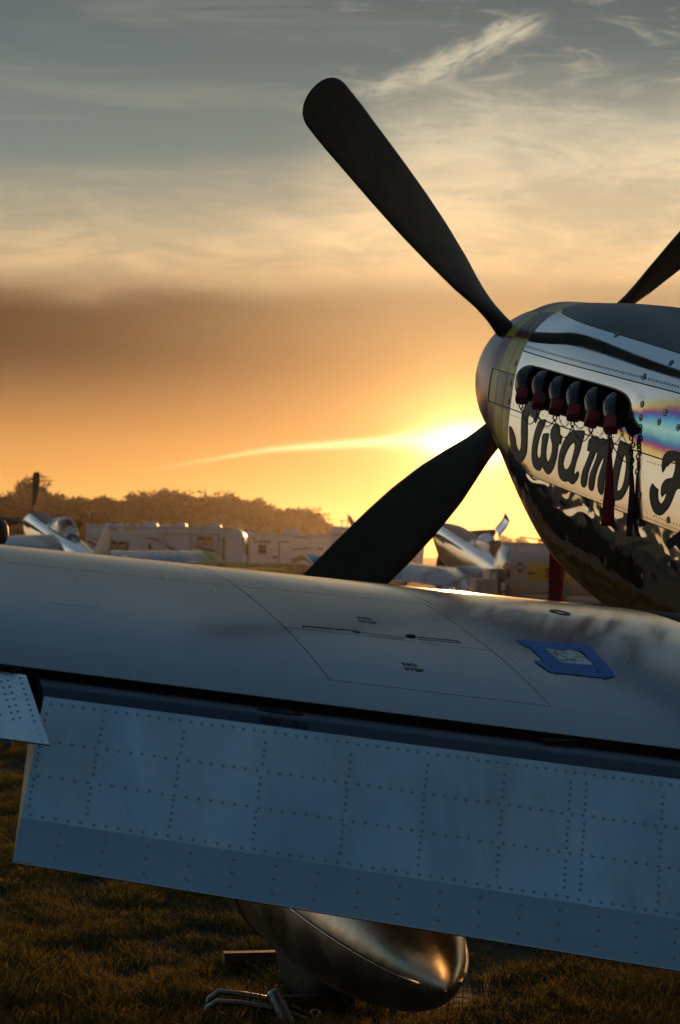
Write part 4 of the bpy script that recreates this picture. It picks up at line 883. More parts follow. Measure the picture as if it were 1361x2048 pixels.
for xx in (2.0, 2.75): bm = bmesh.new(); tube(bm, [tk(xx, a, tr(xx) + .001) for a in [2 * pi * i / 40 for i in range(41)]], .003, 4, False); bmobj('tank_band', bm, M['tankm'], TK)
V, F = grid(lambda u, v: Vector((-(2.25 + .7 * (.5 - .5 * cos(2 * pi * v)) ), 1.995 + .05 * sin(2 * pi * v), -.66 - .22 * u)), [0, 1], lin(0, 1, 20)); mesh('pylon', V, F, M['under'], TK)
# ---- main gear legs
for s in (1, -1):
    g = empty('main_gear', (0, 0, 0), 0, AC)
    wy, wx = s * 1.42, 1.50
    bm = bmesh.new(); tube(bm, [(-2.1, s * 1.60, -.66), (-1.75, s * 1.59, -1.30), (-1.52, s * 1.56, -1.78)], [.07, .06, .045], 12); tube(bm, [(-1.52, s * 1.56, -1.80), (-1.5, wy, -1.87)], .04, 10); bmobj('strut', bm, M['steel'], g)
    bm = bmesh.new(); lathe(bm, [(-.10, .19), (-.10, .27), (-.075, .325), (-.03, .345), (.03, .345), (.075, .325), (.10, .27), (.10, .19)], 'y', 36, (-wx, wy, -1.865)); bmobj('tyre', bm, M['rubber'], g)
    bm = bmesh.new(); lathe(bm, [(-.09, .06), (-.07, .12), (-.09, .19), (.09, .19), (.06, .13), (.07, .05)], 'y', 24, (-wx, wy, -1.865)); bmobj('wheel_hub', bm, M['tankm'], g)
    V, F = grid(lambda u, v: Vector((-(2.1 - .55 * u) - .17 + .34 * v * (1 - .2 * u), s * (1.70 + .02 * sin(pi * v)), -.68 - .98 * u)), lin(0, 1, 6), lin(0, 1, 6)); o = mesh('gear_door', V, F, M['under'], g); md = o.modifiers.new('s', 'SOLIDIFY'); md.thickness = .012
tail_parts(AC, M['skin']); canopy_parts(AC)
# ------------------------------------------------------------------ ground
def sstep(a, b, x): t_ = min(max((x - a) / (b - a), 0), 1); return t_ * t_ * (3 - 2 * t_)
def gz(x, y):
    g = -.42 * sstep(15, 55, y) * (1 - sstep(105, 150, y))
    return g + .02 * mnoise.noise(Vector((x * .35, y * .35, 0))) * sstep(0, 4, y)
def ground_fn(t, b, tc, c):
    geo = t.new('ShaderNodeNewGeometry').outputs['Position']
    n1 = t.noise(geo, .5, 5, .6); n2 = t.noise(geo, 9, 5, .7)
    c = t.mix(t.mr(n1, .35, .65), (.012, .013, .006, 1), (.024, .020, .009, 1))
    return t.mix(t.mr(n2, .4, .7, 0, .7), c, (.006, .006, .003, 1))
M['ground'] = mat('turf_soil', (.04, .04, .02), .9, bump=(14, .6), fn=ground_fn, Specular_IOR_Level=.15)
xs = sorted(set([-900, -500, -300, -200, -120, -80, -60, -45] + [i * 2 for i in range(-18, 19)] + [i * .5 for i in range(-12, 13)] + [45, 60, 80, 120, 200, 300, 500, 900]))
ys = sorted(set([-500, -200, -80, -30, -10, 0] + [i * .5 for i in range(4, 40)] + [20 + 4 * i for i in range(40)] + [200, 260, 340, 450, 600, 900, 1300]))
V, F = grid(lambda x, y: (x, y, gz(x, y)), xs, ys, True); tag(mesh('ground', V, F, M['ground']), kind='structure')

# ---- grass
def grass_fn(t, b, tc, c):
    geo = t.new('ShaderNodeNewGeometry').outputs['Position']; n1 = t.noise(geo, 1.6, 3, .6); n2 = t.noise(geo, 60, 2, .5)
    c = t.mix(t.mr(n1, .35, .65), (.050, .056, .010, 1), (.15, .105, .022, 1)); return t.mix(t.mr(n2, .45, .62), c, (.22, .155, .04, 1))
M['grass'] = mat('dry_grass', (.1, .1, .03), .7, fn=grass_fn, Specular_IOR_Level=.2)
b_ = M['grass'].node_tree; bs = next(n for n in b_.nodes if n.type == 'BSDF_PRINCIPLED'); tl = b_.nodes.new('ShaderNodeBsdfTranslucent'); mx = b_.nodes.new('ShaderNodeMixShader'); mx.inputs[0].default_value = .45
b_.links.new(bs.inputs['Base Color'].links[0].from_socket, tl.inputs[0]); out_ = next(n for n in b_.nodes if n.type == 'OUTPUT_MATERIAL')
b_.links.new(bs.outputs[0], mx.inputs[1]); b_.links.new(tl.outputs[0], mx.inputs[2]); b_.links.new(mx.outputs[0], out_.inputs[0])
def grass(name, n, x0, x1, y0, y1, h0, h1, wd, seed):
    rg = np.random.default_rng(seed); nc = n // 9
    cx = rg.uniform(x0, x1, nc); cyy = rg.uniform(y0, y1, nc)
    dens = np.array([mnoise.noise(Vector((a * 1.1, b * .8, 4))) * .75 + mnoise.noise(Vector((a * 4.5, b * 3.5, 9))) * .55 for a, b in zip(cx, cyy)])
    keep = dens > rg.uniform(-.62, .10, nc); cx, cyy, dens = cx[keep], cyy[keep], dens[keep]; nc = len(cx)
    bx = np.repeat(cx, 9) + rg.normal(0, .022, nc * 9); by = np.repeat(cyy, 9) + rg.normal(0, .022, nc * 9); N = len(bx)
    hh = rg.uniform(h0, h1, N) * np.clip(1 + 1.3 * np.repeat(dens, 9), .25, 2.4); a = rg.uniform(0, 2 * np.pi, N); lean = rg.uniform(.2, 1.2, N) * hh; la = rg.uniform(0, 2 * np.pi, N)
    bz = np.array([gz(q, r_) for q, r_ in zip(np.repeat(cx, 9), np.repeat(cyy, 9))])
    dxw, dyw = np.cos(a) * wd, np.sin(a) * wd; V = np.empty((N, 5, 3), np.float32)
    V[:, 0] = np.stack([bx - dxw, by - dyw, bz - .01], 1); V[:, 1] = np.stack([bx + dxw, by + dyw, bz - .01], 1)
    mx_, my_ = bx + np.cos(la) * lean * .4, by + np.sin(la) * lean * .4
    V[:, 2] = np.stack([mx_ + dxw * .8, my_ + dyw * .8, bz + hh * .62], 1); V[:, 3] = np.stack([mx_ - dxw * .8, my_ - dyw * .8, bz + hh * .62], 1)
    V[:, 4] = np.stack([bx + np.cos(la) * lean, by + np.sin(la) * lean, bz + hh * .95], 1)
    me = bpy.data.meshes.new(name); me.vertices.add(N * 5); me.vertices.foreach_set('co', V.ravel())
    me.loops.add(N * 7); me.polygons.add(N * 2); base_ = (np.arange(N) * 5)[:, None]
    me.loops.foreach_set('vertex_index', np.concatenate([base_ + np.array([0, 1, 2, 3]), base_ + np.array([3, 2, 4])], 1).ravel().astype(np.int32))
    st_ = (np.arange(N) * 7)[:, None] + np.array([0, 4]); me.polygons.foreach_set('loop_start', st_.ravel().astype(np.int32))
    me.polygons.foreach_set('loop_total', np.tile([4, 3], N).astype(np.int32)); me.update(); me.validate()
    return link(name, me, M['grass'], None, False)
tag(grass('grass', 560000, -3.6, 3.6, 6.8, 19.5, .020, .075, .0021, 3), kind='stuff')
tag(grass('weeds', 22000, -3.2, 3.4, 7.0, 13.5, .03, .075, .0045, 11), kind='stuff')
tag(grass('grass', 110000, -9, 11, 19, 42, .04, .10, .007, 5), kind='stuff')

# ---- other aircraft
def rel(hub, bank=0): return hub
M['goldfin'] = mat('mirror_fin', (.55, .42, .16), .12, 1.0, bump=(5, .5))
M['yellowtip'] = mat('yellow_tip_paint', (.40, .30, .05), .4, .3)
M['rudder'] = mat('camouflaged_rudder', (.035, .034, .008), .35, 0, bump=(4, .5), var=(5, .8))
a2 = simple_aircraft('parked_fighter', (-10.18, 73.0, 2.46), 'bubble canopy silver fighter on the left with one propeller blade straight up', alpha=2, fin_mt=M['rudder'], tipm=M['yellowtip'], yaw=21.9, pitch=10.5, bank=3)
a3 = simple_aircraft('parked_fighter', (3.10, 66.0, 2.30), 'fighter with its canopy swung open beside the fuel truck', alpha=2, open_=True, yaw=18)
a4 = simple_aircraft('parked_fighter', (-11.62, 46.64, 2.62), 'fighter at the left edge with only its blue grey wing tip showing', alpha=30, yaw=21.9)
# open canopy of the second: side frame swung up
fr_ = a3; bm = bmesh.new()
def opn(u, v): return Vector((-(3.3 + .55 * u), -.30 - .26 * sin(v * 1.4) + .10 * u, .92 + .46 * v - .08 * u))
V, F = grid(opn, lin(0, 1, 8), lin(0, 1, 8)); mesh('open_canopy', V, F, M['glass'], a3)
tube(bm, [opn(i / 8, 1) for i in range(9)], .022, 5); tube(bm, [opn(0, i / 8) for i in range(9)], .022, 5); tube(bm, [opn(1, i / 8) for i in range(9)], .022, 5); bmobj('open_canopy_frame', bm, M['black'], a3)
V, F = grid(lambda u, v: wing(v ** 1.5, 3.35 + .55 * u, .006), lin(0, 1, 3), lin(0, 1, 20), True); mesh('yellow_band', V, F, M['yellowtip'], a3)

# ---- motor homes
M['rvwhite'] = mat('rv_white', (.80, .76, .73), .38, var=(.6, .05))
M['rvroof'] = mat('rv_roof', (.75, .72, .68), .3)
M['rvdark'] = mat('rv_graphic_brown', (.09, .045, .02), .35)
M['rvtan'] = mat('rv_graphic_tan', (.30, .20, .07), .4)
M['rvwin'] = mat('rv_tinted_window', (.02, .015, .012), .06, 0, Specular_IOR_Level=.9)
M['rvtrim'] = mat('rv_trim', (.40, .35, .32), .4)
M['blind'] = mat('interior_blind', (.45, .36, .22), .8)
def swoosh(par, name, pts, w, y, mt):
    bm = bmesh.new(); n = len(pts); top, bot = [], []
    for i, (x, z) in enumerate(pts):
        ww = w * math.sin(pi * (i + .35) / (n - .3)) ** .8; top.append(bm.verts.new((x, y, z + ww / 2))); bot.append(bm.verts.new((x, y, z - ww / 2)))
    for i in range(n - 1): bm.faces.new((top[i], top[i + 1], bot[i + 1], bot[i]))
    return bmobj(name, bm, mt, par, False)
def curve_pts(p, n=14):     # catmull through points
    o = []
    for i in range(len(p) - 1):
        p0, p1, p2, p3 = p[max(i - 1, 0)], p[i], p[i + 1], p[min(i + 2, len(p) - 1)]
        for k in range(n // 2):
            t_ = k / (n // 2); o.append(tuple(.5 * (2 * p1[j] + (p2[j] - p0[j]) * t_ + (2 * p0[j] - 5 * p1[j] + 4 * p2[j] - p3[j]) * t_ ** 2 + (3 * p1[j] - p0[j] - 3 * p2[j] + p3[j]) * t_ ** 3) for j in (0, 1)))
    return o + [p[-1]]
def window(par, x0, x1, z0, z1_, y, n=1, blind=False):
    f = boxo('window', (x0, x1, y - .03, y, z0, z1_), M['rvtrim'], par, .01); g = .05; wv = (x1 - x0 - g * (n + 1)) / n
    for i in range(n):
        a = x0 + g + i * (wv + g); boxo('pane', (a, a + wv, y - .045, y - .031, z0 + g, z1_ - g), M['rvwin'], f)
        if blind: boxo('blind', (a + .1, a + wv * .8, y - .048, y - .0455, z0 + g + .1, z0 + .42), M['blind'], f)
def rv_body(par, L_, H, W=2.5, front=.5, z0=.55, name='body'):
    bm = bmesh.new(); prof = [(0, z0), (0, H - .12), (.12, H)] + [(L_ - front + front * sin(a), H - front * .8 * (1 - cos(a))) for a in lin(0, pi / 2, 8)] + [(L_ + .05, (z0 + H) / 2), (L_ - .1, z0)]
    a = [bm.verts.new((x, 0, z)) for x, z in prof]; b = [bm.verts.new((x, W, z)) for x, z in prof]; n = len(prof)
    for i in range(n): bm.faces.new((a[i], a[(i + 1) % n], b[(i + 1) % n], b[i]))
    fa, fb = bm.faces.new(a[::-1]), bm.faces.new(b); es = list(fa.edges) + list(fb.edges)
    bmesh.ops.bevel(bm, geom=es, offset=.07, segments=2, affect='EDGES'); return bmobj(name, bm, M['rvwhite'], par, False)
def ac_unit(par, x, H, l=1.1, h=.36): 
    bm = bmesh.new(); prof = [(0, 0), (0, h), (l * .6, h)] + [(l * .6 + l * .4 * sin(a), h * cos(a) ** .8 if cos(a) > 0 else 0) for a in lin(.3, pi / 2, 5)]
    a = [bm.verts.new((x + p, .8, H + q)) for p, q in prof]; b = [bm.verts.new((x + p, 1.6, H + q)) for p, q in prof]; n = len(prof)
    for i in range(n): bm.faces.new((a[i], a[(i + 1) % n], b[(i + 1) % n], b[i]))
    bm.faces.new(a[::-1]); bm.faces.new(b); return bmobj('air_conditioner', bm, M['rvroof'], par, False)
def vent(par, x, H, r=.32, h=.16): bm = bmesh.new(); lathe(bm, [(H, r), (H + h * .5, r * .95), (H + h * .9, r * .6), (H + h, .02)], 'z', 14, (x, .9, 0)); return bmobj('roof_vent', bm, M['rvroof'], par)
def antenna(par, x, H, h=1.0): bm = bmesh.new(); tube(bm, [(x, 1, H), (x - .03, 1, H + h)], .045, 6); box(bm, x - .33, x + .27, .9, 1.1, H + h, H + h + .06); return bmobj('antenna', bm, M['rvtrim'], par)
def rv_wheels(par, xs_w):
    for x in xs_w:
        wgo = empty('wheel', (x, .12, .42), 0, par); bm = bmesh.new(); lathe(bm, [(-.12, .25), (-.12, .38), (-.06, .42), (.06, .42), (.12, .38), (.12, .25)], 'y', 18); bmobj('tyre', bm, M['rubber'], wgo)
        bm = bmesh.new(); lathe(bm, [(-.1, .05), (-.1, .25), (0, .25)], 'y', 14); bmobj('rim', bm, M['steel'], wgo)
    boxo('chassis', (.6, 9 if max(xs_w) > 5 else 6, .3, 2.2, .35, .56), M['black'], par)
# long one on the left
D1 = 170.0
rvA = empty('motorhome', (-19.6, D1, -.02), R(-2)); tag(rvA, 'longest white motorhome, with brown curved stripes, behind the bubble canopy fighter', 'motorhome', 'white campers parked along the trees')
HA = 3.46
rv_body(rvA, 12.3, HA, front=1.0); boxo('roof_edge', (.1, 11.4, -.03, .0, HA - .20, HA - .12), M['rvtrim'], rvA)
boxo('slide_out', (.1, 4.2, -.55, -.001, .9, HA - .52), M['rvwhite'], rvA, .03)
boxo('slide_trim', (4.24, 4.36, -.58, -.01, .8, HA - .35), M['rvwhite'], rvA)
boxo('awning_case', (5.5, 10.4, -.16, -.001, HA - .62, HA - .50), M['rvtrim'], rvA, .03)
for x in (6.05, 8.1, 10.25): boxo('awning_arm', (x, x + .17, -.14, -.02, .9, HA - .60), M['rvtrim'], rvA)
window(rvA, 1.75, 3.45, 1.5, 2.25, -.551, 2, True); window(rvA, 4.6 + .25, 5.2, 1.62, 2.2, -.001); window(rvA, 8.6, 9.9, 2.0, 2.72, -.001, 2, True)
boxo('door', (10.55, 10.85, -.04, -.001, .9, 2.7), M['rvtan'], rvA, .01)
swoosh(rvA, 'stripe', curve_pts([(-.3 + .6, 2.55), (1.2, 2.25), (1.9, 2.35), (3.3, 2.0)]), .17, -.56, M['rvdark'])
swoosh(rvA, 'stripe', curve_pts([(.2, 2.2), (.8, 1.9), (1.5, 1.4)]), .3, -.562, M['rvdark'])
swoosh(rvA, 'stripe', curve_pts([(4.5, 2.55), (5.3, 2.45), (6.0, 2.15), (6.6, 1.75), (7.6, 1.45), (8.4, 1.3)]), .24, -.012, M['rvdark'])
swoosh(rvA, 'stripe', curve_pts([(8.3, 1.95), (9.3, 1.75), (10.3, 1.55)]), .28, -.012, M['rvdark'])
boxo('marker_sign', (1.6, 2.55, -.012, -.002, HA - .42, HA - .25), M['rvtan'], rvA); boxo('marker_sign', (2.9, 4.1, -.012, -.002, HA - .44, HA - .22), mat('yellow_decal', (.5, .45, .10), .5), rvA)
ac_unit(rvA, 4.35, HA); ac_unit(rvA, 6.95, HA, .75, .3); ac_unit(rvA, 9.3, HA - .04, 1.1, .34)
for x, r_ in ((1.7, .30), (2.45, .32), (3.1, .16), (3.9, .2), (6.15, .32)): vent(rvA, x, HA, r_)
antenna(rvA, .15, HA, 1.0); antenna(rvA, 10.5, HA - .1, 1.0)
ladder = bmesh.new(); tube(ladder, [(12.15, -.05, 2.7), (12.25, -.05, 1.5)], .03, 5); bmobj('mirror_arm', ladder, M['black'], rvA); boxo('mirror', (12.4, 12.62, -.3, -.1, 1.35, 2.2), M['black'], rvA, .03)
rv_wheels(rvA, (3.4, 4.5, 10.6))
# one in the middle with lettering
rvB = empty('motorhome', (-8.6, 186, -.1), R(2)); tag(rvB, 'white camper in the middle with a small dark square window and brown door frame', 'motorhome', 'white campers parked along the trees')
HB = 3.28
rv_body(rvB, 8.3, HB, front=.6); boxo('front_cap', (-.01, 1.05, -.012, -.002, .75, HB - .25), M['rvtrim'], rvB); window(rvB, 1.75, 2.45, 1.55, 2.35, -.003)
boxo('slide_out', (3.15, 6.6, -.30, -.001, .75, HB - .55), M['rvwhite'], rvB, .03); boxo('roof_edge', (.2, 7.9, -.03, 0, HB - .2, HB - .12), M['rvtrim'], rvB)
d_ = boxo('door', (3.55, 4.25, -.34, -.301, .9, 2.55), M['rvwhite'], rvB, .01); boxo('door_frame', (3.47, 3.55, -.345, -.302, .85, 2.62), M['rvdark'], rvB); boxo('door_frame', (3.47, 4.3, -.345, -.302, 2.56, 2.64), M['rvdark'], rvB)
for zz, a_ in ((2.72, 1), (2.3, 1), (1.85, 0)): swoosh(rvB, 'stripe', curve_pts([(.3, zz + .08 * a_), (.6, zz), (.95, zz - .12 * a_)]), .11, -.014, M['rvdark'])
boxo('stripe', (1.15, 1.6, -.014, -.003, HB - .46, HB - .36), M['rvdark'], rvB); boxo('stripe', (2.95, 3.35, -.31, -.301, 1.2, 1.36), M['rvdark'], rvB)
swoosh(rvB, 'stripe', curve_pts([(4.5, 1.95), (5.5, 2.05), (6.5, 2.1)]), .12, -.306, M['rvtan']); swoosh(rvB, 'stripe', curve_pts([(4.4, 1.05), (5.2, 1.35), (5.8, 1.45), (6.5, 1.6)]), .22, -.306, M['rvtan'])
swoosh(rvB, 'stripe', curve_pts([(4.6, .85), (5.4, 1.25), (6.4, 1.35)]), .4, -.307, M['rvtan']); swoosh(rvB, 'stripe', curve_pts([(4.7, HB - .28), (5.6, HB - .30), (6.4, HB - .36)]), .16, -.014, M['rvtan'])
for x in (6.75, 7.4): boxo('stripe', (x, x + .5, -.014, -.003, 2.0 - .3 * (x > 7), 2.14 - .3 * (x > 7)), M['rvtan'], rvB)
texto('lettering', 'Outback', .42, lambda u, v: Vector((2.05 + u, -.016, 2.48 + v)), M['rvdark'], rvB, bold=.012)
for i in range(3): boxo('emblem', (1.78 + .22 * i, 1.86 + .22 * i, -.016, -.003, 2.86, 2.93), M['rvdark'], rvB)
ac_unit(rvB, 4.0, HB + .05, 1.35, .40); vent(rvB, .9, HB, .42, .18); vent(rvB, 6.6, HB, .2); antenna(rvB, .05, HB, .95); rv_wheels(rvB, (4.6, 5.5))
# taller one at the right
rvC = empty('motorhome', (-.75, 176, .0), R(0)); tag(rvC, 'tallest camper, at the right end of the row below the flag', 'motorhome', 'white campers parked along the trees')
HC = 3.62; rv_body(rvC, 7.5, HC, front=.5); boxo('stripe', (.15, 1.6, -.014, -.003, HC - .52, HC - .47), M['rvdark'], rvC); swoosh(rvC, 'stripe', curve_pts([(.3, 2.35), (.6, 2.65), (.8, 2.95)]), .22, -.014, M['rvtan']); window(rvC, 1.8, 2.9, 2.0, 2.6, -.003, 2)
boxo('roof_box', (.05, 1.6, .4, 2.0, HC, HC + .14), M['rvroof'], rvC); antenna(rvC, .95, HC + .05, .55); ac_unit(rvC, 3.0, HC); rv_wheels(rvC, (1.5, 5.8))
bp = empty('flag_pole', (.62, 175.0, 0)); tag(bp, 'thin pole with a striped flag beside the tallest camper', 'flag'); tubeo('pole', [(0, 0, gz(.6, 175)), (0, 0, 4.95)], .035, M['steel'], bp, 6)
M['flagred'] = mat('flag_red', (.35, .03, .02), .8); M['flagwhite'] = mat('flag_white', (.6, .55, .5), .8); M['flagblue'] = mat('flag_blue', (.02, .025, .10), .8)
def flg(u, v): 
    x = .05 + .75 * u * (1 - .35 * v); return Vector((x + .12 * v * 0, .08 * sin(u * 8), 4.70 - .95 * u * .75 - .55 * v + .05 * sin(u * 7)))
for i in range(13): V, F = grid(lambda u, v: flg(u, (i + v) / 13 * 1.0), lin(.0 if i > 6 else .40, 1, 8), [0, 1]); mesh('flag_stripe', V, F, M['flagred'] if i % 2 == 0 else M['flagwhite'], bp)
V, F = grid(lambda u, v: flg(u * .4, v * 7 / 13), lin(0, 1, 5), [0, 1]); mesh('flag_canton', V, F, M['flagblue'], bp)

# ---- yellow field barrier in front of the campers
M['fence'] = mat('yellow_barrier', (.42, .42, .06), .6, var=(3, .2))
M['fence2'] = mat('wooden_picket', (.28, .24, .12), .8)
fe = empty('field_barrier', (-8.5, 122, 0)); tag(fe, 'low yellow slatted barrier in front of the campers', 'fence')
for x in (-2, 1.0, 4.15, 6.0): boxo('post', (x, x + .09, -.03, .05, -.1, 1.02), M['fence2'], fe)
for i in range(5): boxo('slat', (-4.0, 4.1, -.05, -.035, .25 + .16 * i, .37 + .16 * i), M['fence'], fe); boxo('slat', (4.3, 6.4, -.05, -.035, .25 + .16 * i, .37 + .16 * i), M['fence'], fe)
pf = empty('picket_fence', (-2.1, 124, 0)); tag(pf, 'pale picket fence running right of the yellow barrier', 'fence')
for i in range(26): boxo('picket', (.17 * i, .17 * i + .09, 0, .02, -.1, .95), M['fence2'], pf)
for z in (.25, .75): boxo('rail', (-.05, 4.4, .021, .05, z, z + .06), M['fence2'], pf)

# ---- fuel truck
M['tankgrey'] = mat('tank_body_grey', (.42, .38, .35), .35, .2, var=(1, .1)); M['tyellow'] = mat('truck_yellow', (.58, .38, .02), .4)
M['dome'] = mat('polished_dome', (.6, .58, .55), .2, 1.0, bump=(1.5, .1)); M['signw'] = mat('sign_white', (.6, .56, .5), .5); M['signr'] = mat('sign_red', (.42, .05, .02), .5); M['cab'] = mat('cabinet_tan', (.34, .28, .22), .5, var=(2, .1))
FT_ = empty('fuel_truck', (4.15, 58, -.22), R(4)); FT_.scale = (.67, .67, .80); tag(FT_, 'fuel tank truck with a yellow side band and hazard diamonds, partly behind the nose', 'fuel truck')
bm = bmesh.new(); prof = [(y_, z_) for y_, z_ in [(1.2 * math.copysign(abs(cos(a)) ** .75, cos(a)), .82 * math.copysign(abs(sin(a)) ** .85, sin(a))) for a in [2 * pi * i / 32 for i in range(32)]]]
def ring_t(x, k): return [bm.verts.new((x, 1.25 + k * p, 1.95 + k * q)) for p, q in prof]
rg = [ring_t(x, k) for x, k in ((.55, 1), (7.6, 1), (7.75, .9), (7.85, .5))]
for a, b in zip(rg, rg[1:]):
    for i in range(32): bm.faces.new((a[i], a[(i + 1) % 32], b[(i + 1) % 32], b[i]))
bm.faces.new(rg[-1]); bm.faces.new(rg[0][::-1]); bmobj('tank', bm, M['tankgrey'], FT_)
bm = bmesh.new(); rg = [ring_t(x, k) for x, k in ((.56, 1.01), (.50, 1.01), (.38, .93), (.24, .72), (.14, .42), (.10, .1))]
for a, b in zip(rg, rg[1:]):
    for i in range(32): bm.faces.new((a[i], a[(i + 1) % 32], b[(i + 1) % 32], b[i]))
bm.faces.new(rg[-1]); bmobj('tank_end', bm, M['dome'], FT_)
def tanks(x, z, off=.01):      # near side skin point of the tank
    q = max(-1, min(1, (z - 1.95) / .82)); a = math.asin(math.copysign(abs(q) ** (1 / .85), q)); return Vector((x, 1.25 - 1.2 * cos(a) ** .75 - off, z))
def tpatch(name, x0, x1, z0, z1_, mt, off=.012): V, F = grid(lambda x, z: tanks(x, z, off), [x0, (x0 + x1) / 2, x1], lin(z0, z1_, 5)); return mesh(name, V, F, mt, FT_)
tpatch('yellow_band', 1.20, 7.5, 1.55, 2.22, M['tyellow'])
texto('lettering', 'S', .48, lambda u, v: tanks(2.05 + u, 1.71 + v * .9, .02), M['signr'], FT_, bold=.02); tpatch('red_dash', 1.25, 1.55, 1.78, 1.87, M['signr'], .018)
tpatch('sign_plate', .95, 1.72, 2.53, 2.64, M['signw']); texto('lettering', 'NO SMOKING', .11, lambda u, v: tanks(1.33 + u, 2.548 + v, .02), M['signr'], FT_)
def diamond(x, z, r_, num, y=None):
    f = (lambda u, v, o: Vector((x + u, y - o, z + v))) if y is not None else (lambda u, v, o: tanks(x + u, z + v, .01 + o))
    mesh('hazard_diamond', [f(0, r_, .012), f(r_, 0, .012), f(0, -r_, .012), f(-r_, 0, .012)], [(0, 1, 2, 3)], M['signr'], FT_, False)
    mesh('number_plate', [f(-r_ * .62, r_ * .25, .018), f(r_ * .62, r_ * .25, .018), f(r_ * .62, -r_ * .25, .018), f(-r_ * .62, -r_ * .25, .018)], [(0, 1, 2, 3)], M['signw'], FT_, False)
    texto('lettering', num, r_ * .52, lambda u, v: f(u, v - r_ * .19, .023), M['ink'], FT_)
diamond(.93, 2.02, .21, '1863'); diamond(.42, 2.02, .21, '1203', y=.03)
boxo('top_walkway', (.4, 7.6, .85, 1.65, 2.74, 2.84), M['tankgrey'], FT_); bm = bmesh.new()
tube(bm, [(1.0, .9, 2.84), (1.1, .9, 3.02), (1.9, .9, 2.95), (3.2, .9, 2.86)], .02, 5); tube(bm, [(.7, .9, 2.84), (.7, .9, 2.98)], .02, 5); bmobj('handrail', bm, M['black'], FT_)
for x in (2.6, 4.2, 5.8): bm = bmesh.new(); lathe(bm, [(2.82, .26), (2.92, .26), (2.96, .2)], 'z', 16, (x, 1.25, 0)); bmobj('hatch', bm, M['tankgrey'], FT_)
boxo('rear_deck', (-1.25, .75, -.1, 2.5, .78, .88), M['tankgrey'], FT_, .01)
c1 = boxo('hose_cabinet', (-.82, -.28, 0, 2.0, .88, 1.62), M['cab'], FT_, .03); boxo('cabinet_door', (-.75, -.36, -.02, -.001, .96, 1.54), M['cab'], FT_, .01); boxo('handle', (-.66, -.63, -.045, -.02, 1.2, 1.32), M['black'], FT_)
boxo('hose_cabinet', (-.26, .08, .05, 2.0, .88, 1.95), M['cab'], FT_, .03); boxo('gauge_window', (-.16, -.02, .03, .049, 1.6, 1.8), M['signw'], FT_)
boxo('extinguisher_bay', (.08, .5, .3, 2.0, .88, 1.62), M['rvdark'], FT_)
bm = bmesh.new(); lathe(bm, [(1.0, .075), (1.42, .075), (1.48, .03), (1.52, .03)], 'z', 12, (.27, .2, 0)); bmobj('fire_extinguisher', bm, M['signr'], FT_)
for z in (1.40, 1.27): boxo('label_plate', (.22, .38, .10, .115, z, z + .09), M['signw'], FT_)
bm = bmesh.new()
for pts in ([(-1.6, .2, 1.0), (-1.45, .2, 1.55), (-1.15, .2, 1.72), (-.9, .2, 1.70)], [(-1.9, .3, 1.15), (-1.5, .3, 1.1), (-1.25, .3, .95)], [(-2.0, .4, 1.4), (-1.7, .4, 1.0), (-1.3, .4, .75)], [(-.85, .1, 1.62), (-.78, .1, 1.78), (-.66, .1, 1.74)], [(-1.45, .2, 1.5), (-1.6, .2, 1.42), (-1.8, .2, 1.44)]): tube(bm, pts, .045, 8)
bmobj('hose_pipework', bm, M['steel'], FT_)
boxo('chassis', (.4, 10.5, .5, 2.0, .62, .86), M['black'], FT_)
boxo('side_skirt', (.55, 7.4, .02, .06, .86, 1.12), M['tankgrey'], FT_)
for x in (2.15, 3.45, 9.0):
    wgo = empty('wheel', (x, .2, .48), 0, FT_); bm = bmesh.new(); lathe(bm, [(-.16, .28), (-.16, .45), (-.08, .49), (.08, .49), (.16, .45), (.16, .28)], 'y', 24); bmobj('tyre', bm, M['rubber'], wgo)
    bm = bmesh.new(); lathe(bm, [(-.14, .06), (-.12, .2), (-.15, .28), (0, .28)], 'y', 16); bmobj('rim', bm, M['dome'], wgo)
    V, F = grid(lambda a, v: Vector((x + .62 * cos(a), -.02 + .45 * v, .46 + .62 * sin(a))), lin(.1, pi - .1, 14), [0, 1]); mesh('fender', V, F, M['dome'], FT_)
bm = bmesh.new(); box(bm, 8.1, 10.3, .1, 2.4, .8, 2.7, .15); bmobj('cab', bm, M['rvwhite'], FT_, False); boxo('cab_window', (8.7, 9.7, .07, .099, 1.75, 2.4), M['rvwin'], FT_, .02)

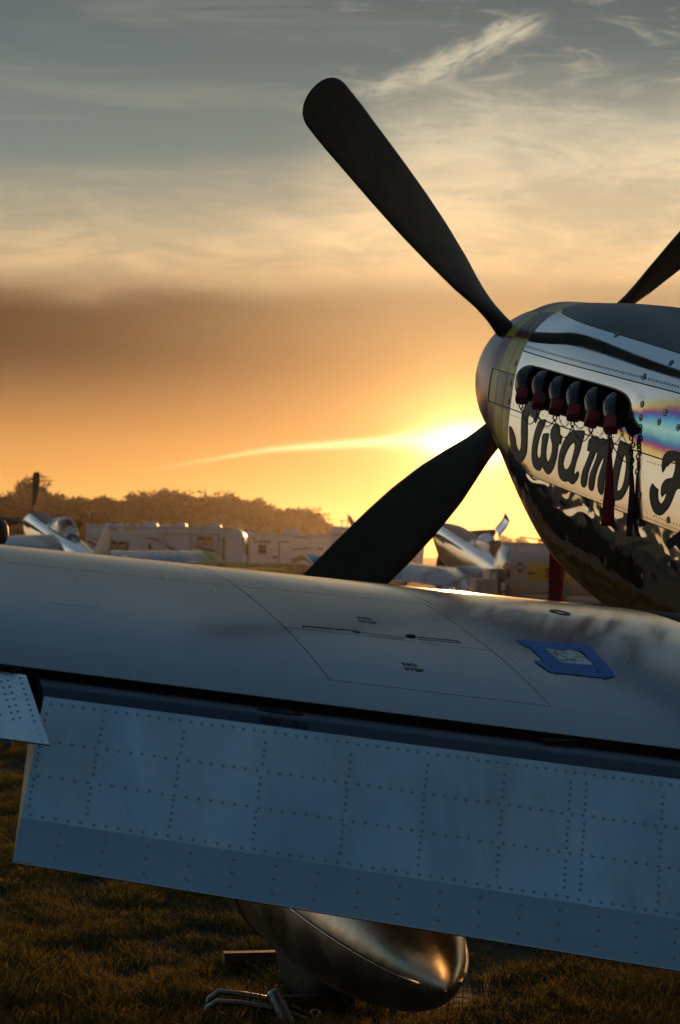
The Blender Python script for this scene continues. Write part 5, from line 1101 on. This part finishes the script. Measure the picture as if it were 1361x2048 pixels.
# ---- trees
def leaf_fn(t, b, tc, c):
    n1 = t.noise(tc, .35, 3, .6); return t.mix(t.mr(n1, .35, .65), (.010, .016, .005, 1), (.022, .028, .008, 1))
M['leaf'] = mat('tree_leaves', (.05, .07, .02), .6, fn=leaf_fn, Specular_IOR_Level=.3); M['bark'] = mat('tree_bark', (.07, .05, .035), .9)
def tree_meshes(seed, H, Wd, lobes, nleaf, leaf):
    rg = np.random.default_rng(seed); cs = []
    for i in range(lobes):
        u = rg.uniform(0, 1); a = rg.uniform(0, 2 * pi); rr = Wd * .5 * (1 - .65 * u) * rg.uniform(.25, 1); cs.append((rr * cos(a), rr * sin(a), H * (.30 + .62 * u), Wd * rg.uniform(.10, .22)))
    per = nleaf // lobes; N = per * lobes; C_ = np.repeat(np.array(cs), per, 0); d = rg.normal(0, 1, (N, 3)); d /= np.linalg.norm(d, axis=1)[:, None]
    p = C_[:, :3] + d * (C_[:, 3] * rg.uniform(.35, 1.12, N) ** .6)[:, None] * np.array([1.15, 1.15, .85])
    n_ = rg.normal(0, 1, (N, 3)); n_ /= np.linalg.norm(n_, axis=1)[:, None]; t1 = np.cross(n_, [0, 0, 1.0]); t1 /= np.linalg.norm(t1, axis=1)[:, None] + 1e-9; t2 = np.cross(n_, t1)
    s_ = (leaf * rg.uniform(.5, 1.3, N))[:, None]; V = np.stack([p - t1 * s_, p - t2 * s_ * .6, p + t1 * s_, p + t2 * s_ * .6], 1).reshape(-1, 3).astype(np.float32)
    me = bpy.data.meshes.new('crown'); me.vertices.add(N * 4); me.vertices.foreach_set('co', V.ravel()); me.loops.add(N * 4); me.polygons.add(N)
    me.loops.foreach_set('vertex_index', np.arange(N * 4, dtype=np.int32)); me.polygons.foreach_set('loop_start', np.arange(0, N * 4, 4, dtype=np.int32)); me.polygons.foreach_set('loop_total', np.full(N, 4, np.int32)); me.update(); me.materials.append(M['leaf'])
    bm = bmesh.new(); tube(bm, [(0, 0, -.5), (.1, 0, H * .25), (-.1, .1, H * .55), (0, 0, H * .8)], [H * .028, H * .022, H * .014, H * .004], 8)
    for c in cs[:7]: tube(bm, [(0, 0, H * .3), (c[0] * .5, c[1] * .5, (H * .3 + c[2]) / 2), c[:3]], [H * .012, H * .008, H * .003], 5)
    tm = bpy.data.meshes.new('trunk'); bm.to_mesh(tm); bm.free(); tm.materials.append(M['bark']); return me, tm
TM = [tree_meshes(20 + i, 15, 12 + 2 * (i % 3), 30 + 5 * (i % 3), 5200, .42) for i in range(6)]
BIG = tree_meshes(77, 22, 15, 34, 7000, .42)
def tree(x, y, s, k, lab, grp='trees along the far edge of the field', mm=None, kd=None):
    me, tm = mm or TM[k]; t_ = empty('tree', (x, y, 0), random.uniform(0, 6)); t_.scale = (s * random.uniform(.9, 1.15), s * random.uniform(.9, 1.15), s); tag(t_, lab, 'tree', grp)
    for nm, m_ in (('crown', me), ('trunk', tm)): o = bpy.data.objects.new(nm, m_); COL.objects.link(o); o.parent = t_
def tree_label(p, row):
    w_ = ('left of the upright propeller blade' if p < 60 else 'just right of the upright propeller blade' if p < 160 else 'above the left half of the longest motorhome' if p < 320 else 'above the right half of the longest motorhome' if p < 470 else 'above the middle camper' if p < 600 else 'where the tree line thins out towards the flag')
    return ('front' if row == 0 else 'back') + ' row broadleaf tree ' + w_
rt = random.Random(9)
prof_t = [(0, 11.3), (60, 11.4), (120, 11.3), (200, 11.3), (240, 10.6), (280, 11.9), (310, 13.0), (350, 12.2), (400, 12.2), (440, 12.6), (480, 11.6), (520, 11.3), (560, 9.9), (600, 10.4), (640, 8.6), (668, 6.6)]
px = -60.0; i = 0
while px < 672:
    for row in (0, 1):
        yy = 430 + 22 * row + rt.uniform(-6, 6); pxx = px + rt.uniform(-8, 8) + 12 * row; h = np.interp(pxx, [p for p, _ in prof_t], [q for _, q in prof_t]) * rt.uniform(.90, 1.03) * (1.02 if row else .96)
        tree((pxx - 680) / 4403 * yy, yy, h / 14.2, (i * 5 + row) % 6, tree_label(pxx, row)); i += 1
    px += 21
tree(-61.5, 440, .70, 0, 'lone tall tree rising above the line, behind the upright propeller blade', None, BIG)
for px_, h in ((745, 5), (780, 5), (815, 4.6), (905, 6.8), (940, 7.4), (975, 7.2), (1010, 7.0), (1045, 6.8), (1085, 6.4), (1125, 6.2), (1170, 6.4), (1220, 6.8), (1290, 7), (1360, 7), (1430, 7)):
    yy = 620 + rt.uniform(-8, 8); tree((px_ - 680) / 4403 * yy, yy, h / 14.2, i % 6, 'low distant tree on the skyline beyond the fuel truck'); i += 1

# ---- person behind the wing at the left edge
M['hair'] = mat('brown_hair', (.045, .022, .012), .5, bump=(60, .4)); M['skinp'] = mat('person_skin', (.42, .24, .17), .5); M['shirt'] = mat('blue_shirt', (.06, .09, .16), .8, bump=(30, .2)); M['trousers'] = mat('dark_trousers', (.03, .03, .04), .8)
def skinned(name, verts, edges, rad, mt, parent, sub=2):
    me = bpy.data.meshes.new(name); me.from_pydata(verts, edges, []); o = bpy.data.objects.new(name, me); COL.objects.link(o); o.parent = parent; me.materials.append(mt)
    md = o.modifiers.new('skin', 'SKIN'); md.use_smooth_shade = True
    for i, r_ in enumerate(rad): me.skin_vertices[0].data[i].radius = (r_, r_) if isinstance(r_, float) else r_
    me.skin_vertices[0].data[0].use_root = True; s_ = o.modifiers.new('sub', 'SUBSURF'); s_.levels = sub; s_.render_levels = sub; return o
PE = empty('person', (-2.80, 18.0, 0), R(20)); PE.scale = (1.04, 1.04, 1.04); tag(PE, 'person in a blue shirt seen from behind at the far left beyond the wing', 'person')
pv = [(0, 0, .95), (0, 0, 1.15), (0, 0, 1.38), (0, 0, 1.50), (0, .01, 1.58), (.18, 0, 1.42), (.25, .02, 1.15), (.24, -.10, .93), (.24, -.16, .84), (-.18, 0, 1.42), (-.25, .02, 1.15), (-.24, -.10, .93), (-.24, -.16, .84), (.10, 0, .88), (.11, 0, .50), (.11, .03, .09), (.12, -.12, .05), (-.10, 0, .88), (-.11, 0, .50), (-.11, .03, .09), (-.12, -.12, .05)]
pe_ = [(0, 1), (1, 2), (2, 3), (3, 4), (2, 5), (5, 6), (6, 7), (7, 8), (2, 9), (9, 10), (10, 11), (11, 12), (0, 13), (13, 14), (14, 15), (15, 16), (0, 17), (17, 18), (18, 19), (19, 20)]
pr = [.15, .135, .16, .065, .06, .075, .05, .038, .035, .075, .05, .038, .035, .10, .07, .045, .04, .10, .07, .045, .04]
skinned('body', pv, pe_, [float(q) for q in pr], M['shirt'], PE)
bm = bmesh.new(); bmesh.ops.create_uvsphere(bm, u_segments=20, v_segments=14, radius=1)
for v in bm.verts:
    v.co = Vector((v.co.x * .078, v.co.y * .098, v.co.z * .118)); v.co.z += 1.70 
    if v.co.z < 1.66: v.co.x *= .85; v.co.y = v.co.y * .9 - .008
hd = bmobj('head', bm, M['skinp'], PE)
for s_ in (1, -1):
    bm = bmesh.new(); bmesh.ops.create_uvsphere(bm, u_segments=8, v_segments=6, radius=1, matrix=Matrix.Translation((s_ * .08, .012, 1.69)) @ Matrix.Diagonal((.012, .022, .034, 1))); bmobj('ear', bm, M['skinp'], hd)
    bm = bmesh.new(); bmesh.ops.create_uvsphere(bm, u_segments=8, v_segments=6, radius=1, matrix=Matrix.Translation((s_ * .032, .088, 1.715)) @ Matrix.Diagonal((.014, .01, .009, 1))); bmobj('eye', bm, M['rvroof'], hd)
bm = bmesh.new(); bmesh.ops.create_cone(bm, segments=6, radius1=.014, radius2=.006, depth=.04, cap_ends=True, matrix=Matrix.Translation((0, .102, 1.695))); bmobj('nose', bm, M['skinp'], hd)
boxo('mouth', (-.024, .024, .086, .09, 1.645, 1.652), M['redplug'], hd)
bm = bmesh.new(); bmesh.ops.create_uvsphere(bm, u_segments=24, v_segments=16, radius=1)
for v in bm.verts:
    k_ = 1 + .06 * mnoise.noise(v.co * 6); v.co = Vector((v.co.x * .088 * k_, v.co.y * .108 * k_ - .010, v.co.z * .125 * k_ + 1.715))
bmesh.ops.delete(bm, geom=[v for v in bm.verts if (v.co.y > .03 and v.co.z < 1.77) or v.co.z < 1.625], context='VERTS'); bmobj('hair', bm, M['hair'], PE)
skinned('trousers', [(0, 0, .98), (0, 0, .90), (.10, 0, .84), (.11, 0, .50), (.11, .02, .12), (-.10, 0, .84), (-.11, 0, .50), (-.11, .02, .12)], [(0, 1), (1, 2), (2, 3), (3, 4), (1, 5), (5, 6), (6, 7)], [.165, .16, .115, .085, .07, .115, .085, .07], M['trousers'], PE)

# ---- things on the grass under the wing
def chock(loc, rz, lab):
    c = empty('wheel_chock', loc, rz); c.scale = (.62, .52, .52); tag(c, lab, 'wheel chock', 'chocks round the main wheel')
    bm = bmesh.new(); pr_ = [(-.075, 0), (-.075, .07), (-.045, .13), (.045, .13), (.075, .07), (.075, 0)]; a = [bm.verts.new((0, p, q)) for p, q in pr_]; b = [bm.verts.new((.42, p, q)) for p, q in pr_]
    for i in range(6): bm.faces.new((a[i], a[(i + 1) % 6], b[(i + 1) % 6], b[i]))
    bm.faces.new(a[::-1]); bm.faces.new(b); bmobj('block', bm, M['chockred'], c, False)
    mesh('painted_end', [(-.002, p * .98, q * .99 + .001) for p, q in pr_], [tuple(range(6))], M['chock'], c, False)
chock((-.43, 8.88, gz(-.4, 8.9)), R(14), 'yellow ended wheel chock lying in the lit grass left of the tank')
chock((-.23, 8.00, gz(-.2, 8)), R(14), 'wheel chock in the dark shade nearest the camera')
TD = empty('tie_down_bar', (-.42, 7.98, gz(-.4, 8) + .03)); tag(TD, 'bent metal tie down bar lying in the grass by the chocks', 'tie down bar')
for dy_, dz_ in ((0, .06), (-.10, .03)): tubeo('bar', [(-.03, dy_, -.03), (-.015, dy_, .005 + dz_ * .4), (.02, dy_, .025 + dz_ * .5), (.10, dy_ + .01, .022 + dz_ * .4), (.26, dy_ + .02, .0 + dz_ * .3), (.34, dy_, -.02)], .0105, M['steel'], TD, 10)
CN = empty('tie_down_spool', (-.17, 7.86, gz(-.2, 7.9) + .02)); tag(CN, 'ribbed grey metal sleeve standing askew beside the nearest chock', 'metal sleeve')
bm = bmesh.new(); ax = Vector((.05, -.06, -.10)); n_ = 14; tube(bm, [Vector((-.03, .02, .09)) + ax * (i / n_) * 1.2 for i in range(n_ + 1)], [.026 + .003 * (i % 2) for i in range(n_ + 1)], 14); bmobj('sleeve', bm, M['steel'], CN)
bm = bmesh.new(); tube(bm, [Vector((.12 + .015 * cos(a), -.02, .02 + .014 * sin(a))) for a in [2 * pi * i / 14 for i in range(15)]], .005, 6, False); bmobj('ring', bm, M['steel'], CN)

# ---- warm evening air over the field
HAZE = .00005
if HAZE:
    me = bpy.data.meshes.new('haze'); bm = bmesh.new(); box(bm, -905, 905, -505, 1305, -1.6, 27); bm.to_mesh(me); bm.free()
    hm = bpy.data.materials.new('evening_haze'); hm.use_nodes = True; ht = NT(hm.node_tree); ht.n.clear()
    pv_ = ht.new('ShaderNodeVolumePrincipled', {'Color': (1, .93, .84, 1), 'Density': HAZE, 'Anisotropy': .86}); o_ = ht.new('ShaderNodeOutputMaterial'); ht.l.new(pv_.outputs[0], o_.inputs['Volume'])
    me.materials.append(hm); ho = bpy.data.objects.new('haze', me); COL.objects.link(ho); tag(ho, kind='stuff')
